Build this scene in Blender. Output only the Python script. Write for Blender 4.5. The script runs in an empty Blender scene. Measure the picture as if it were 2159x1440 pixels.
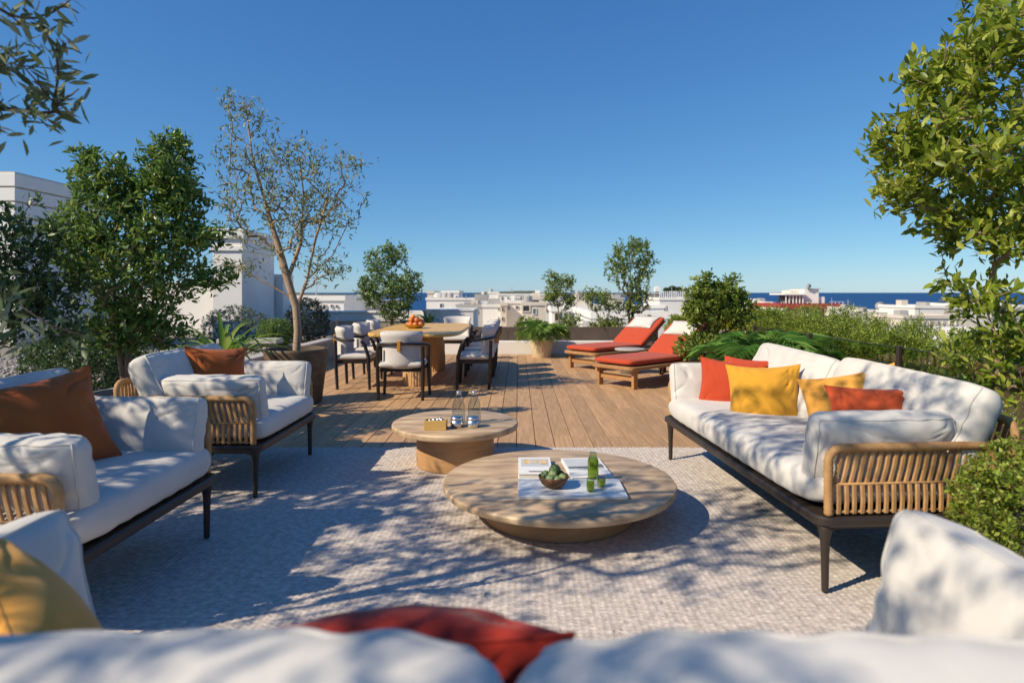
import bpy, math, random
import numpy as np
from mathutils import Vector, Matrix, Euler, noise

# ------------------------------------------------------------------ camera, sky, sun, exposure
F, H = 1300.0, 1.30                 # focal length in photo pixels, eye height above the deck
sc = bpy.context.scene
cam = bpy.data.cameras.new('camera'); camo = bpy.data.objects.new('camera', cam)
sc.collection.objects.link(camo); sc.camera = camo
camo.location = (0, 0, H); camo.rotation_euler = (math.radians(90), 0, 0)
cam.sensor_width = 36.0; cam.lens = 36.0 * F / 2159.0
cam.shift_x = -13.5 / 2159.0; cam.shift_y = -103.0 / 2159.0
cam.clip_start = 0.05; cam.clip_end = 80000
cam.dof.use_dof = True; cam.dof.focus_distance = 4.6; cam.dof.aperture_fstop = 2.4

SUN_EL = math.radians(38); SUN_AZ = math.radians(29)      # light travels towards +X, a little +Y
sd = Vector((math.cos(SUN_AZ) * math.cos(SUN_EL), math.sin(SUN_AZ) * math.cos(SUN_EL), -math.sin(SUN_EL)))
w = bpy.data.worlds.new('World'); sc.world = w; w.use_nodes = True
wn = w.node_tree.nodes; wl = w.node_tree.links
sky = wn.new('ShaderNodeTexSky'); sky.sky_type = 'NISHITA'; sky.sun_disc = False
sky.sun_elevation = SUN_EL; sky.sun_rotation = math.atan2(-sd.x, -sd.y)
sky.altitude = 2000; sky.air_density = 1.0; sky.dust_density = 0.8; sky.ozone_density = 6.0
sx_ = wn.new('ShaderNodeSeparateColor'); cx_ = wn.new('ShaderNodeCombineColor'); wl.new(sky.outputs[0], sx_.inputs[0])
for k_, (g_, f_) in enumerate(((1.0, 0.66), (0.78, 1.18), (0.52, 2.20))):      # one even grade over the whole sky
    pw_ = wn.new('ShaderNodeMath'); pw_.operation = 'POWER'; pw_.inputs[1].default_value = g_
    ml_ = wn.new('ShaderNodeMath'); ml_.operation = 'MULTIPLY'; ml_.inputs[1].default_value = f_
    wl.new(sx_.outputs[k_], pw_.inputs[0]); wl.new(pw_.outputs[0], ml_.inputs[0]); wl.new(ml_.outputs[0], cx_.inputs[k_])
wl.new(cx_.outputs[0], wn['Background'].inputs[0]); wn['Background'].inputs[1].default_value = 0.10
sun = bpy.data.lights.new('sun', 'SUN'); suno = bpy.data.objects.new('sun', sun)
sc.collection.objects.link(suno); sun.energy = 4.5; sun.angle = math.radians(0.55); sun.color = (1, 0.87, 0.67)
suno.rotation_euler = sd.to_track_quat('-Z', 'Y').to_euler(); suno.location = (-8, -4, 9)
sc.view_settings.view_transform = 'Standard'; sc.view_settings.look = 'None'
sc.view_settings.exposure = 0.34; sc.view_settings.gamma = 1.0
sc.render.engine = 'CYCLES'; sc.cycles.use_denoising = True
sc.cycles.max_bounces = 8; sc.cycles.transparent_max_bounces = 16
sc.cycles.caustics_reflective = False; sc.cycles.caustics_refractive = False

random.seed(7); RNG = np.random.default_rng(7)
C = sc.collection
R = math.radians

def PX(x, y, d):                     # photo pixel at depth d -> world point
    return Vector(((x - 1093) * d / F, d, H - (y - 617) * d / F))

# ------------------------------------------------------------------ material helpers
def nodes_of(m):
    m.use_nodes = True
    return m.node_tree.nodes, m.node_tree.links, m.node_tree.nodes['Principled BSDF']

MATS = {}
def mat(name, c1, c2=None, scale=8.0, rough=0.6, bump=0.0, bscale=None, stretch=(1, 1, 1), metal=0.0, spec=0.5,
        objvar=0.0, detail=6.0, coords='Object', sheen=0.0, ramp=(0.35, 0.68), bdist=0.01):
    m = bpy.data.materials.new(name); n, l, b = nodes_of(m)
    tc = n.new('ShaderNodeTexCoord'); mp = n.new('ShaderNodeMapping'); mp.inputs['Scale'].default_value = stretch
    l.new(tc.outputs[coords], mp.inputs[0])
    vec = mp.outputs[0]
    oi = n.new('ShaderNodeObjectInfo')
    if objvar:
        add = n.new('ShaderNodeVectorMath'); add.operation = 'ADD'
        cmb = n.new('ShaderNodeCombineXYZ'); mu = n.new('ShaderNodeMath'); mu.operation = 'MULTIPLY'; mu.inputs[1].default_value = 53.0
        l.new(oi.outputs['Random'], mu.inputs[0])
        for k in range(3): l.new(mu.outputs[0], cmb.inputs[k])
        l.new(vec, add.inputs[0]); l.new(cmb.outputs[0], add.inputs[1]); vec = add.outputs[0]
    nz = n.new('ShaderNodeTexNoise'); nz.inputs['Scale'].default_value = scale; nz.inputs['Detail'].default_value = detail
    l.new(vec, nz.inputs['Vector'])
    c2 = c2 or tuple(x * 0.82 for x in c1)
    rp = n.new('ShaderNodeValToRGB'); rp.color_ramp.elements[0].position = ramp[0]; rp.color_ramp.elements[1].position = ramp[1]
    rp.color_ramp.elements[0].color = (*c2, 1); rp.color_ramp.elements[1].color = (*c1, 1)
    l.new(nz.outputs['Fac'], rp.inputs[0]); col = rp.outputs[0]
    if objvar:
        hs = n.new('ShaderNodeHueSaturation'); mr = n.new('ShaderNodeMapRange')
        mr.inputs[3].default_value = 1 - objvar; mr.inputs[4].default_value = 1 + objvar
        l.new(oi.outputs['Random'], mr.inputs[0]); l.new(mr.outputs[0], hs.inputs['Value']); l.new(col, hs.inputs['Color']); col = hs.outputs[0]
    l.new(col, b.inputs['Base Color'])
    b.inputs['Roughness'].default_value = rough; b.inputs['Metallic'].default_value = metal
    b.inputs['Specular IOR Level'].default_value = spec
    if sheen: b.inputs['Sheen Weight'].default_value = sheen
    if bump:
        nb = n.new('ShaderNodeTexNoise'); nb.inputs['Scale'].default_value = bscale or scale * 4; nb.inputs['Detail'].default_value = 4
        l.new(vec, nb.inputs['Vector'])
        bp = n.new('ShaderNodeBump'); bp.inputs['Strength'].default_value = bump; bp.inputs['Distance'].default_value = bdist
        l.new(nb.outputs['Fac'], bp.inputs['Height']); l.new(bp.outputs[0], b.inputs['Normal'])
    MATS[name] = m
    return m

def fabric(name, c1, c2=None, weave=900, bump=0.3, crease=0.14):
    m = mat(name, c1, c2 or tuple(x * 0.9 for x in c1), scale=5, rough=0.92, spec=0.15, sheen=0.15, objvar=0.02)
    n, l = m.node_tree.nodes, m.node_tree.links; b = n['Principled BSDF']
    tc = n.new('ShaderNodeTexCoord')
    wv = n.new('ShaderNodeTexNoise'); wv.inputs['Scale'].default_value = weave / 3; l.new(tc.outputs['Object'], wv.inputs['Vector'])
    b1 = n.new('ShaderNodeBump'); b1.inputs['Strength'].default_value = bump; b1.inputs['Distance'].default_value = 0.0015
    l.new(wv.outputs['Fac'], b1.inputs['Height'])
    nz = n.new('ShaderNodeTexNoise'); nz.inputs['Scale'].default_value = 9; nz.inputs['Distortion'].default_value = 1.2; nz.inputs['Detail'].default_value = 3
    l.new(tc.outputs['Object'], nz.inputs['Vector'])
    b2 = n.new('ShaderNodeBump'); b2.inputs['Strength'].default_value = crease; b2.inputs['Distance'].default_value = 0.012
    l.new(nz.outputs['Fac'], b2.inputs['Height']); l.new(b1.outputs[0], b2.inputs['Normal']); l.new(b2.outputs[0], b.inputs['Normal'])
    return m

def leafmat(name, dark, mid, light, transl=0.3, rough=0.42, spec=0.4):
    m = bpy.data.materials.new(name); n, l, b = nodes_of(m)
    g = n.new('ShaderNodeNewGeometry'); oi = n.new('ShaderNodeObjectInfo')
    ad = n.new('ShaderNodeMath'); ad.operation = 'ADD'; fr = n.new('ShaderNodeMath'); fr.operation = 'FRACT'
    l.new(g.outputs['Random Per Island'], ad.inputs[0]); l.new(oi.outputs['Random'], ad.inputs[1]); l.new(ad.outputs[0], fr.inputs[0])
    rp = n.new('ShaderNodeValToRGB'); e = rp.color_ramp.elements
    e[0].color = (*dark, 1); e[1].color = (*light, 1); e[0].position = 0.05; e[1].position = 0.95
    k = e.new(0.55); k.color = (*mid, 1)
    l.new(fr.outputs[0], rp.inputs[0]); l.new(rp.outputs[0], b.inputs['Base Color'])
    b.inputs['Roughness'].default_value = rough; b.inputs['Specular IOR Level'].default_value = spec
    tr = n.new('ShaderNodeBsdfTranslucent'); mx = n.new('ShaderNodeMixShader'); mx.inputs[0].default_value = transl
    hs = n.new('ShaderNodeHueSaturation'); hs.inputs['Value'].default_value = 1.5; hs.inputs['Hue'].default_value = 0.485
    l.new(rp.outputs[0], hs.inputs['Color']); l.new(hs.outputs[0], tr.inputs[0])
    l.new(b.outputs[0], mx.inputs[1]); l.new(tr.outputs[0], mx.inputs[2]); l.new(mx.outputs[0], n['Material Output'].inputs[0])
    MATS[name] = m
    return m

fabric('white_fabric', (0.63, 0.60, 0.555))
fabric('rust_fabric', (0.46, 0.115, 0.028), (0.40, 0.095, 0.024))
fabric('red_fabric', (0.45, 0.058, 0.024), (0.43, 0.056, 0.02))
fabric('coral_fabric', (0.53, 0.085, 0.03), (0.52, 0.086, 0.028))
fabric('deep_red_fabric', (0.36, 0.03, 0.018), (0.30, 0.024, 0.014))
fabric('yellow_fabric', (0.62, 0.31, 0.035), (0.58, 0.29, 0.03))
fabric('mustard_fabric', (0.68, 0.33, 0.06), (0.62, 0.29, 0.05))
fabric('lounger_fabric', (0.47, 0.066, 0.028), (0.47, 0.066, 0.026), crease=0.12)
fabric('chair_fabric', (0.62, 0.58, 0.545), weave=500, bump=0.4, crease=0.06)
fabric('seam', (0.62, 0.60, 0.57), crease=0.0)
mat('frame_metal', (0.036, 0.027, 0.021), (0.03, 0.022, 0.017), rough=0.42, bump=0.05, bscale=300, bdist=0.001)
mat('rope', (0.50, 0.29, 0.125), (0.36, 0.19, 0.07), scale=14, rough=0.75, bump=0.55, bscale=160, bdist=0.004, objvar=0.07)
mat('dark_wood', (0.022, 0.014, 0.010), (0.013, 0.009, 0.007), scale=6, stretch=(1, 1, .15), rough=0.45)
mat('deck', (0.56, 0.345, 0.175), (0.41, 0.24, 0.118), scale=9, stretch=(6, 0.35, 6), rough=0.62, bump=0.18, bscale=40, objvar=0.14, coords='Object', bdist=0.003)
mat('travertine', (0.64, 0.465, 0.29), (0.36, 0.245, 0.145), scale=4, stretch=(1, 3.4, 3.4), rough=0.55, bump=0.3, bscale=45, bdist=0.003, detail=10)
mat('oak', (0.50, 0.285, 0.13), (0.40, 0.215, 0.09), scale=5, stretch=(1, 1, 7), rough=0.5, bump=0.08, bdist=0.002)
mat('fluted_oak', (0.62, 0.40, 0.20), (0.52, 0.32, 0.15), scale=6, stretch=(5, 5, .4), rough=0.5)
mat('golden_wood', (0.74, 0.45, 0.12), (0.64, 0.36, 0.08), scale=4, stretch=(7, .5, 3), rough=0.42)
mat('teak', (0.44, 0.235, 0.10), (0.33, 0.165, 0.065), scale=6, stretch=(.6, 6, 6), rough=0.55, objvar=0.08)
mat('bamboo', (0.60, 0.40, 0.13), (0.52, 0.33, 0.10), scale=6, stretch=(.5, 3, 9), rough=0.5)
mat('white_plaster', (0.80, 0.775, 0.74), (0.74, 0.71, 0.675), scale=1.3, rough=0.85, bump=0.12, bscale=60, bdist=0.004)
mat('city_white', (0.84, 0.80, 0.745), (0.76, 0.715, 0.66), scale=0.25, rough=0.9, objvar=0.05)
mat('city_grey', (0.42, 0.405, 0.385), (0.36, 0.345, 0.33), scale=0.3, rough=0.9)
mat('city_beige', (0.68, 0.60, 0.50), (0.60, 0.52, 0.43), scale=0.3, rough=0.9)
mat('city_red', (0.36, 0.045, 0.035), (0.30, 0.038, 0.03), scale=0.5, rough=0.8)
mat('window_dark', (0.05, 0.06, 0.075), (0.03, 0.035, 0.045), scale=0.5, rough=0.15)
mat('window_blue', (0.12, 0.18, 0.26), (0.09, 0.14, 0.2), scale=0.5, rough=0.2)
mat('concrete', (0.36, 0.325, 0.285), (0.27, 0.24, 0.205), scale=3.0, rough=0.85, bump=0.2, bscale=50, bdist=0.003)
mat('coping', (0.46, 0.43, 0.395), (0.39, 0.36, 0.33), scale=4.0, rough=0.85, bump=0.15, bscale=60, bdist=0.003)
mat('gravel_base', (0.26, 0.235, 0.21), (0.16, 0.145, 0.13), scale=40, rough=0.95)
mat('gravel', (0.46, 0.42, 0.385), (0.27, 0.245, 0.22), scale=14, rough=0.9)
mat('brown_panel', (0.10, 0.072, 0.055), (0.078, 0.055, 0.042), scale=3, rough=0.7)
mat('pot_brown', (0.17, 0.115, 0.07), (0.10, 0.064, 0.038), scale=7, stretch=(1, 1, 2.5), rough=0.6, bump=0.25, bscale=60, bdist=0.003)
mat('pot_cream', (0.66, 0.53, 0.35), (0.54, 0.42, 0.26), scale=12, stretch=(3, 3, .5), rough=0.8, bump=0.3, bscale=70, bdist=0.004)
mat('pot_grey', (0.35, 0.33, 0.31), (0.28, 0.265, 0.25), scale=5, rough=0.8)
mat('soil', (0.05, 0.035, 0.025), (0.03, 0.02, 0.015), scale=40, rough=1, bump=0.6, bscale=60)
mat('bark', (0.33, 0.225, 0.15), (0.21, 0.135, 0.085), scale=9, stretch=(2, 2, .5), rough=0.85, bump=0.5, bscale=40, bdist=0.006)
mat('bark_pale', (0.42, 0.295, 0.20), (0.30, 0.20, 0.13), scale=10, stretch=(2, 2, .5), rough=0.8, bump=0.4, bscale=40, bdist=0.005)
mat('bark_dark', (0.13, 0.085, 0.058), (0.08, 0.05, 0.035), scale=10, stretch=(2, 2, .5), rough=0.85, bump=0.4, bscale=40, bdist=0.005)
mat('silver', (0.72, 0.71, 0.70), (0.66, 0.65, 0.64), rough=0.28, metal=1.0)
mat('marble', (0.70, 0.70, 0.69), (0.40, 0.42, 0.43), scale=3.2, stretch=(1, 2.2, 1), rough=0.3, detail=9, ramp=(0.30, 0.52))
mat('paper', (0.80, 0.79, 0.77), (0.74, 0.73, 0.71), scale=30, rough=0.7)
mat('page_edge', (0.72, 0.70, 0.66), (0.58, 0.56, 0.52), scale=40, stretch=(.2, .2, 14), rough=0.9)
mat('print_gold', (0.66, 0.40, 0.10), (0.74, 0.62, 0.45), scale=35, rough=0.6)
mat('print_grey', (0.50, 0.52, 0.53), (0.62, 0.63, 0.63), scale=4, rough=0.5)
mat('print_dark', (0.08, 0.085, 0.08), (0.16, 0.17, 0.16), scale=20, rough=0.5)
mat('wicker', (0.20, 0.085, 0.035), (0.09, 0.035, 0.015), scale=60, rough=0.6, bump=0.8, bscale=90, bdist=0.004)
mat('artichoke', (0.16, 0.24, 0.09), (0.055, 0.10, 0.035), scale=70, rough=0.6, bump=1.0, bscale=90, bdist=0.006)
mat('melon', (0.36, 0.42, 0.20), (0.13, 0.20, 0.06), scale=45, rough=0.55, bump=0.4, bscale=60, bdist=0.003)
mat('peach', (0.78, 0.30, 0.055), (0.66, 0.12, 0.04), scale=9, rough=0.55, objvar=0.12)
mat('lemon', (0.78, 0.43, 0.04), (0.70, 0.32, 0.03), scale=9, rough=0.5)
mat('brass_bowl', (0.55, 0.31, 0.03), (0.42, 0.22, 0.02), scale=20, rough=0.45)
mat('leather', (0.52, 0.24, 0.03), (0.44, 0.19, 0.02), scale=20, rough=0.5)
mat('stone_ribbed', (0.36, 0.35, 0.34), (0.28, 0.275, 0.27), scale=6, rough=0.8)
mat('black_rubber', (0.015, 0.015, 0.015), rough=0.7)
mat('twig', (0.16, 0.10, 0.06), (0.10, 0.06, 0.035), scale=20, rough=0.85)
leafmat('leaf_olive', (0.085, 0.13, 0.05), (0.15, 0.195, 0.085), (0.28, 0.31, 0.19), 0.26, 0.5)
leafmat('leaf_dense', (0.06, 0.12, 0.024), (0.125, 0.225, 0.042), (0.24, 0.34, 0.085), 0.30, 0.33)
leafmat('leaf_dark', (0.032, 0.072, 0.025), (0.061, 0.123, 0.036), (0.123, 0.189, 0.065), 0.22, 0.4)
leafmat('leaf_airy', (0.09, 0.125, 0.045), (0.18, 0.215, 0.075), (0.34, 0.36, 0.17), 0.28, 0.45)
leafmat('leaf_bright', (0.10, 0.16, 0.016), (0.23, 0.30, 0.028), (0.44, 0.47, 0.085), 0.38, 0.40)
leafmat('leaf_mid', (0.08, 0.14, 0.022), (0.17, 0.245, 0.036), (0.33, 0.39, 0.085), 0.34, 0.42)
leafmat('leaf_hedge', (0.10, 0.16, 0.018), (0.21, 0.29, 0.030), (0.38, 0.44, 0.075), 0.38, 0.5)
leafmat('leaf_yellow', (0.163, 0.200, 0.015), (0.325, 0.338, 0.020), (0.550, 0.475, 0.037), 0.36, 0.5)
leafmat('leaf_grey', (0.088, 0.119, 0.069), (0.163, 0.206, 0.125), (0.288, 0.325, 0.213), 0.2, 0.6)
leafmat('leaf_navy', (0.020, 0.034, 0.026), (0.035, 0.055, 0.042), (0.06, 0.085, 0.065), 0.15, 0.5)
leafmat('leaf_palm', (0.043, 0.123, 0.023), (0.087, 0.210, 0.038), (0.189, 0.334, 0.072), 0.3, 0.35)
leafmat('leaf_palm_light', (0.07, 0.15, 0.025), (0.14, 0.26, 0.045), (0.27, 0.38, 0.09), 0.35, 0.4)
leafmat('leaf_far', (0.03, 0.055, 0.02), (0.05, 0.08, 0.028), (0.08, 0.11, 0.04), 0.1, 0.7)

def glassmat(name, tint, gloss=0.10):      # thin tinted pane: transparent with a mirror share
    m = bpy.data.materials.new(name); m.use_nodes = True; n, l = m.node_tree.nodes, m.node_tree.links
    n.remove(n['Principled BSDF'])
    t = n.new('ShaderNodeBsdfTransparent'); t.inputs[0].default_value = (*tint, 1)
    g = n.new('ShaderNodeBsdfGlossy'); g.inputs['Roughness'].default_value = 0.02
    lw = n.new('ShaderNodeLayerWeight'); lw.inputs[0].default_value = 0.5; pw = n.new('ShaderNodeMath'); pw.operation = 'POWER'; pw.inputs[1].default_value = 1.8
    fz = n.new('ShaderNodeMath'); fz.operation = 'MULTIPLY_ADD'; fz.inputs[1].default_value = 0.75; fz.inputs[2].default_value = 0.04
    l.new(lw.outputs['Facing'], pw.inputs[0]); l.new(pw.outputs[0], fz.inputs[0])
    mx = n.new('ShaderNodeMixShader'); l.new(fz.outputs[0], mx.inputs[0]); l.new(t.outputs[0], mx.inputs[1]); l.new(g.outputs[0], mx.inputs[2])
    l.new(mx.outputs[0], n['Material Output'].inputs[0]); MATS[name] = m
glassmat('tinted_glass', (0.80, 0.84, 0.78)); glassmat('clear_glass', (0.80, 0.83, 0.82)); glassmat('green_glass', (0.78, 0.86, 0.62))
m = bpy.data.materials.new('green_drink'); n_, l_, b_ = nodes_of(m); MATS['green_drink'] = m
b_.inputs['Base Color'].default_value = (0.42, 0.55, 0.05, 1); b_.inputs['Transmission Weight'].default_value = 0.75
b_.inputs['Roughness'].default_value = 0.05; b_.inputs['IOR'].default_value = 1.2

# water: deep blue with wind ripple
m = bpy.data.materials.new('water'); n_, l_, b_ = nodes_of(m); MATS['water'] = m
b_.inputs['Base Color'].default_value = (0.016, 0.068, 0.19, 1); b_.inputs['Roughness'].default_value = 0.55; b_.inputs['Specular IOR Level'].default_value = 0.12
tc_ = n_.new('ShaderNodeTexCoord'); nz_ = n_.new('ShaderNodeTexNoise'); nz_.inputs['Scale'].default_value = 0.05; nz_.inputs['Detail'].default_value = 8
l_.new(tc_.outputs['Object'], nz_.inputs['Vector']); bp_ = n_.new('ShaderNodeBump'); bp_.inputs['Strength'].default_value = 0.4; bp_.inputs['Distance'].default_value = 2
l_.new(nz_.outputs['Fac'], bp_.inputs['Height']); l_.new(bp_.outputs[0], b_.inputs['Normal'])
mat('land', (0.075, 0.085, 0.045), (0.20, 0.17, 0.12), scale=0.012, rough=1.0, detail=12, ramp=(0.36, 0.46))
mat('ground', (0.40, 0.37, 0.33), (0.25, 0.23, 0.21), scale=0.05, rough=1.0)

# rug wool with uneven yarn tones
mat('rug', (0.69, 0.61, 0.545), (0.45, 0.39, 0.345), scale=28, stretch=(1, 1.6, 1), rough=0.95, spec=0.05, bump=0.5, bscale=220, detail=8, bdist=0.004)

# ------------------------------------------------------------------ mesh helpers
def mesh(name, verts, faces, smooth=True):
    me = bpy.data.meshes.new(name); me.from_pydata([tuple(v) for v in verts], [], [tuple(f) for f in faces]); me.update()
    if smooth: me.polygons.foreach_set('use_smooth', [True] * len(me.polygons))
    return me

def tri_mesh(name, V, T, smooth=False):
    V = np.asarray(V, np.float32); T = np.asarray(T, np.int32); k = T.shape[1]
    me = bpy.data.meshes.new(name); me.vertices.add(len(V)); me.vertices.foreach_set('co', V.ravel())
    me.loops.add(T.size); me.loops.foreach_set('vertex_index', T.ravel())
    me.polygons.add(len(T)); me.polygons.foreach_set('loop_start', np.arange(0, T.size, k, dtype=np.int32))
    me.polygons.foreach_set('loop_total', np.full(len(T), k, np.int32))
    if smooth: me.polygons.foreach_set('use_smooth', np.ones(len(T), bool))
    me.update(calc_edges=True); me.validate()
    return me

def ob(name, me, material=None, parent=None, loc=None, rot=None, kind=None):
    o = bpy.data.objects.new(name, me); C.objects.link(o)
    if material is not None and me is not None and not me.materials:
        me.materials.append(MATS[material] if isinstance(material, str) else material)
    if parent is not None: o.parent = parent
    if loc is not None: o.location = loc
    if rot is not None: o.rotation_euler = rot
    if kind: o['kind'] = kind
    return o

def tag(o, label, cat, group=None):
    o['label'] = label; o['category'] = cat
    if group: o['group'] = group
    return o

def thing(name, label, cat, loc=(0, 0, 0), rz=0, group=None):
    o = bpy.data.objects.new(name, None); C.objects.link(o); o.empty_display_size = 0.1
    o.location = loc; o.rotation_euler = (0, 0, rz)
    return tag(o, label, cat, group)

def struct(name, me, material, loc=None):
    return ob(name, me, material, loc=loc, kind='structure')

class MB:                                # collects shapes into one mesh
    def __init__(s): s.v = []; s.f = []
    def add(s, v, f):
        k = len(s.v); s.v += [tuple(p) for p in v]; s.f += [tuple(i + k for i in q) for q in f]; return s
    def box(s, a, b, M=None):
        (x0, y0, z0), (x1, y1, z1) = a, b
        v = [Vector(p) for p in ((x0, y0, z0), (x1, y0, z0), (x1, y1, z0), (x0, y1, z0), (x0, y0, z1), (x1, y0, z1), (x1, y1, z1), (x0, y1, z1))]
        if M is not None: v = [M @ p for p in v]
        return s.add(v, [(0, 3, 2, 1), (4, 5, 6, 7), (0, 1, 5, 4), (1, 2, 6, 5), (2, 3, 7, 6), (3, 0, 4, 7)])
    def bevbox(s, a, b, r, M=None):      # box with all edges chamfered
        (x0, y0, z0), (x1, y1, z1) = a, b
        c = Vector(((x0 + x1) / 2, (y0 + y1) / 2, (z0 + z1) / 2)); h = Vector(((x1 - x0) / 2, (y1 - y0) / 2, (z1 - z0) / 2))
        v = []; idx = {}
        for sx in (-1, 1):
            for sy in (-1, 1):
                for sz in (-1, 1):
                    for ax in range(3):
                        p = [sx * (h.x - r), sy * (h.y - r), sz * (h.z - r)]; p[ax] += (sx, sy, sz)[ax] * r
                        idx[(sx, sy, sz, ax)] = len(v); q = c + Vector(p); v.append(M @ q if M is not None else q)
        f = []
        o3 = ((1, 2), (2, 0), (0, 1))
        for ax in range(3):
            p, q = o3[ax]
            for sg in (-1, 1):
                loop = []
                for (a1, b1) in ((-1, -1), (1, -1), (1, 1), (-1, 1)):
                    k = [0, 0, 0]; k[ax] = sg; k[p] = a1; k[q] = b1; loop.append(idx[(*k, ax)])
                f.append(loop if sg > 0 else loop[::-1])
            for a1 in (-1, 1):
                for b1 in (-1, 1):
                    def K(t, A): k = [0, 0, 0]; k[ax] = t; k[p] = a1; k[q] = b1; return idx[(*k, A)]
                    f.append((K(-1, p), K(1, p), K(1, q), K(-1, q)) if a1 * b1 > 0 else (K(-1, q), K(1, q), K(1, p), K(-1, p)))
        for sx in (-1, 1):
            for sy in (-1, 1):
                for sz in (-1, 1):
                    t = [idx[(sx, sy, sz, k)] for k in range(3)]; f.append(t if sx * sy * sz > 0 else t[::-1])
        return s.add(v, f)
    def tube(s, pts, r, n=8, closed=False, cap=True, flat=1.0):
        pts = [Vector(p) for p in pts]; N = len(pts)
        rr = r if hasattr(r, '__len__') else [r] * N
        T = []
        for i in range(N):
            if closed: t = pts[(i + 1) % N] - pts[i - 1]
            else: t = pts[min(i + 1, N - 1)] - pts[max(i - 1, 0)]
            T.append(t.normalized() if t.length > 1e-9 else Vector((0, 0, 1)))
        up = Vector((0, 0, 1)) if abs(T[0].z) < 0.9 else Vector((1, 0, 0))
        nrm = (up - T[0] * up.dot(T[0])).normalized(); v = []
        for i in range(N):
            nrm = nrm - T[i] * nrm.dot(T[i])
            nrm = nrm.normalized() if nrm.length > 1e-6 else T[i].orthogonal().normalized()
            bn = T[i].cross(nrm)
            for k in range(n):
                a = 2 * math.pi * k / n; v.append(pts[i] + (nrm * math.cos(a) * flat + bn * math.sin(a)) * rr[i])
        f = []
        for i in range(N if closed else N - 1):
            j = (i + 1) % N
            for k in range(n): f.append((i * n + k, i * n + (k + 1) % n, j * n + (k + 1) % n, j * n + k))
        if cap and not closed: f += [tuple(range(n))[::-1], tuple((N - 1) * n + k for k in range(n))]
        return s.add(v, f)
    def lathe(s, prof, n=32, c=(0, 0, 0), flute=0.0, nfl=0):
        v = []
        for (r, z) in prof:
            for k in range(n):
                a = 2 * math.pi * k / n; q = r * (1 - flute * (0.5 + 0.5 * math.cos(nfl * a))) if flute else r
                v.append((c[0] + q * math.cos(a), c[1] + q * math.sin(a), c[2] + z))
        f = []
        for i in range(len(prof) - 1):
            for k in range(n): f.append((i * n + k, i * n + (k + 1) % n, (i + 1) * n + (k + 1) % n, (i + 1) * n + k))
        if prof[0][0] > 1e-4: f.append(tuple(range(n))[::-1])
        if prof[-1][0] > 1e-4: f.append(tuple((len(prof) - 1) * n + k for k in range(n)))
        return s.add(v, f)
    def prism(s, poly, z0, z1, bev=0.0):  # counter-clockwise outline pushed from z0 to z1
        P = [Vector((p[0], p[1])) for p in poly]; N = len(P)
        def off(d):
            out = []
            for i in range(N):
                a, b, c = P[i - 1], P[i], P[(i + 1) % N]
                e1, e2 = (b - a).normalized(), (c - b).normalized(); n1 = Vector((e1.y, -e1.x)); n2 = Vector((e2.y, -e2.x))
                q = (n1 + n2); q = q / max(0.3, q.length_squared) * 2 if q.length > 1e-6 else n1
                out.append(b - q * d)
            return out
        rings = [(off(bev), z0), (P, z0 + bev), (P, z1 - bev), (off(bev), z1)] if bev else [(P, z0), (P, z1)]
        v = [(p.x, p.y, z) for (ps, z) in rings for p in ps]; f = [tuple(range(N))[::-1]]
        for i in range(len(rings) - 1):
            for k in range(N): f.append((i * N + k, i * N + (k + 1) % N, (i + 1) * N + (k + 1) % N, (i + 1) * N + k))
        f.append(tuple((len(rings) - 1) * N + k for k in range(N)))
        return s.add(v, f)
    def mesh(s, name, smooth=False): return mesh(name, s.v, s.f, smooth)
    def build(s, name, material, parent=None, smooth=False, loc=None, rot=None, kind=None):
        o = ob(name, s.mesh(name, smooth), material, parent, loc, rot, kind)
        return o

def autosmooth(o, ang=35):
    me = o.data; me.polygons.foreach_set('use_smooth', [True] * len(me.polygons))
    me.set_sharp_from_angle(angle=R(ang))
    return o

def rrect(w, d, r, n=6, cx=0, cy=0):
    out = []
    for (sx, sy, a0) in ((1, -1, -90), (1, 1, 0), (-1, 1, 90), (-1, -1, 180)):
        for k in range(n + 1):
            a = R(a0 + 90 * k / n); out.append((cx + sx * (w / 2 - r) + r * math.cos(a), cy + sy * (d / 2 - r) + r * math.sin(a)))
    return out

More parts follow.
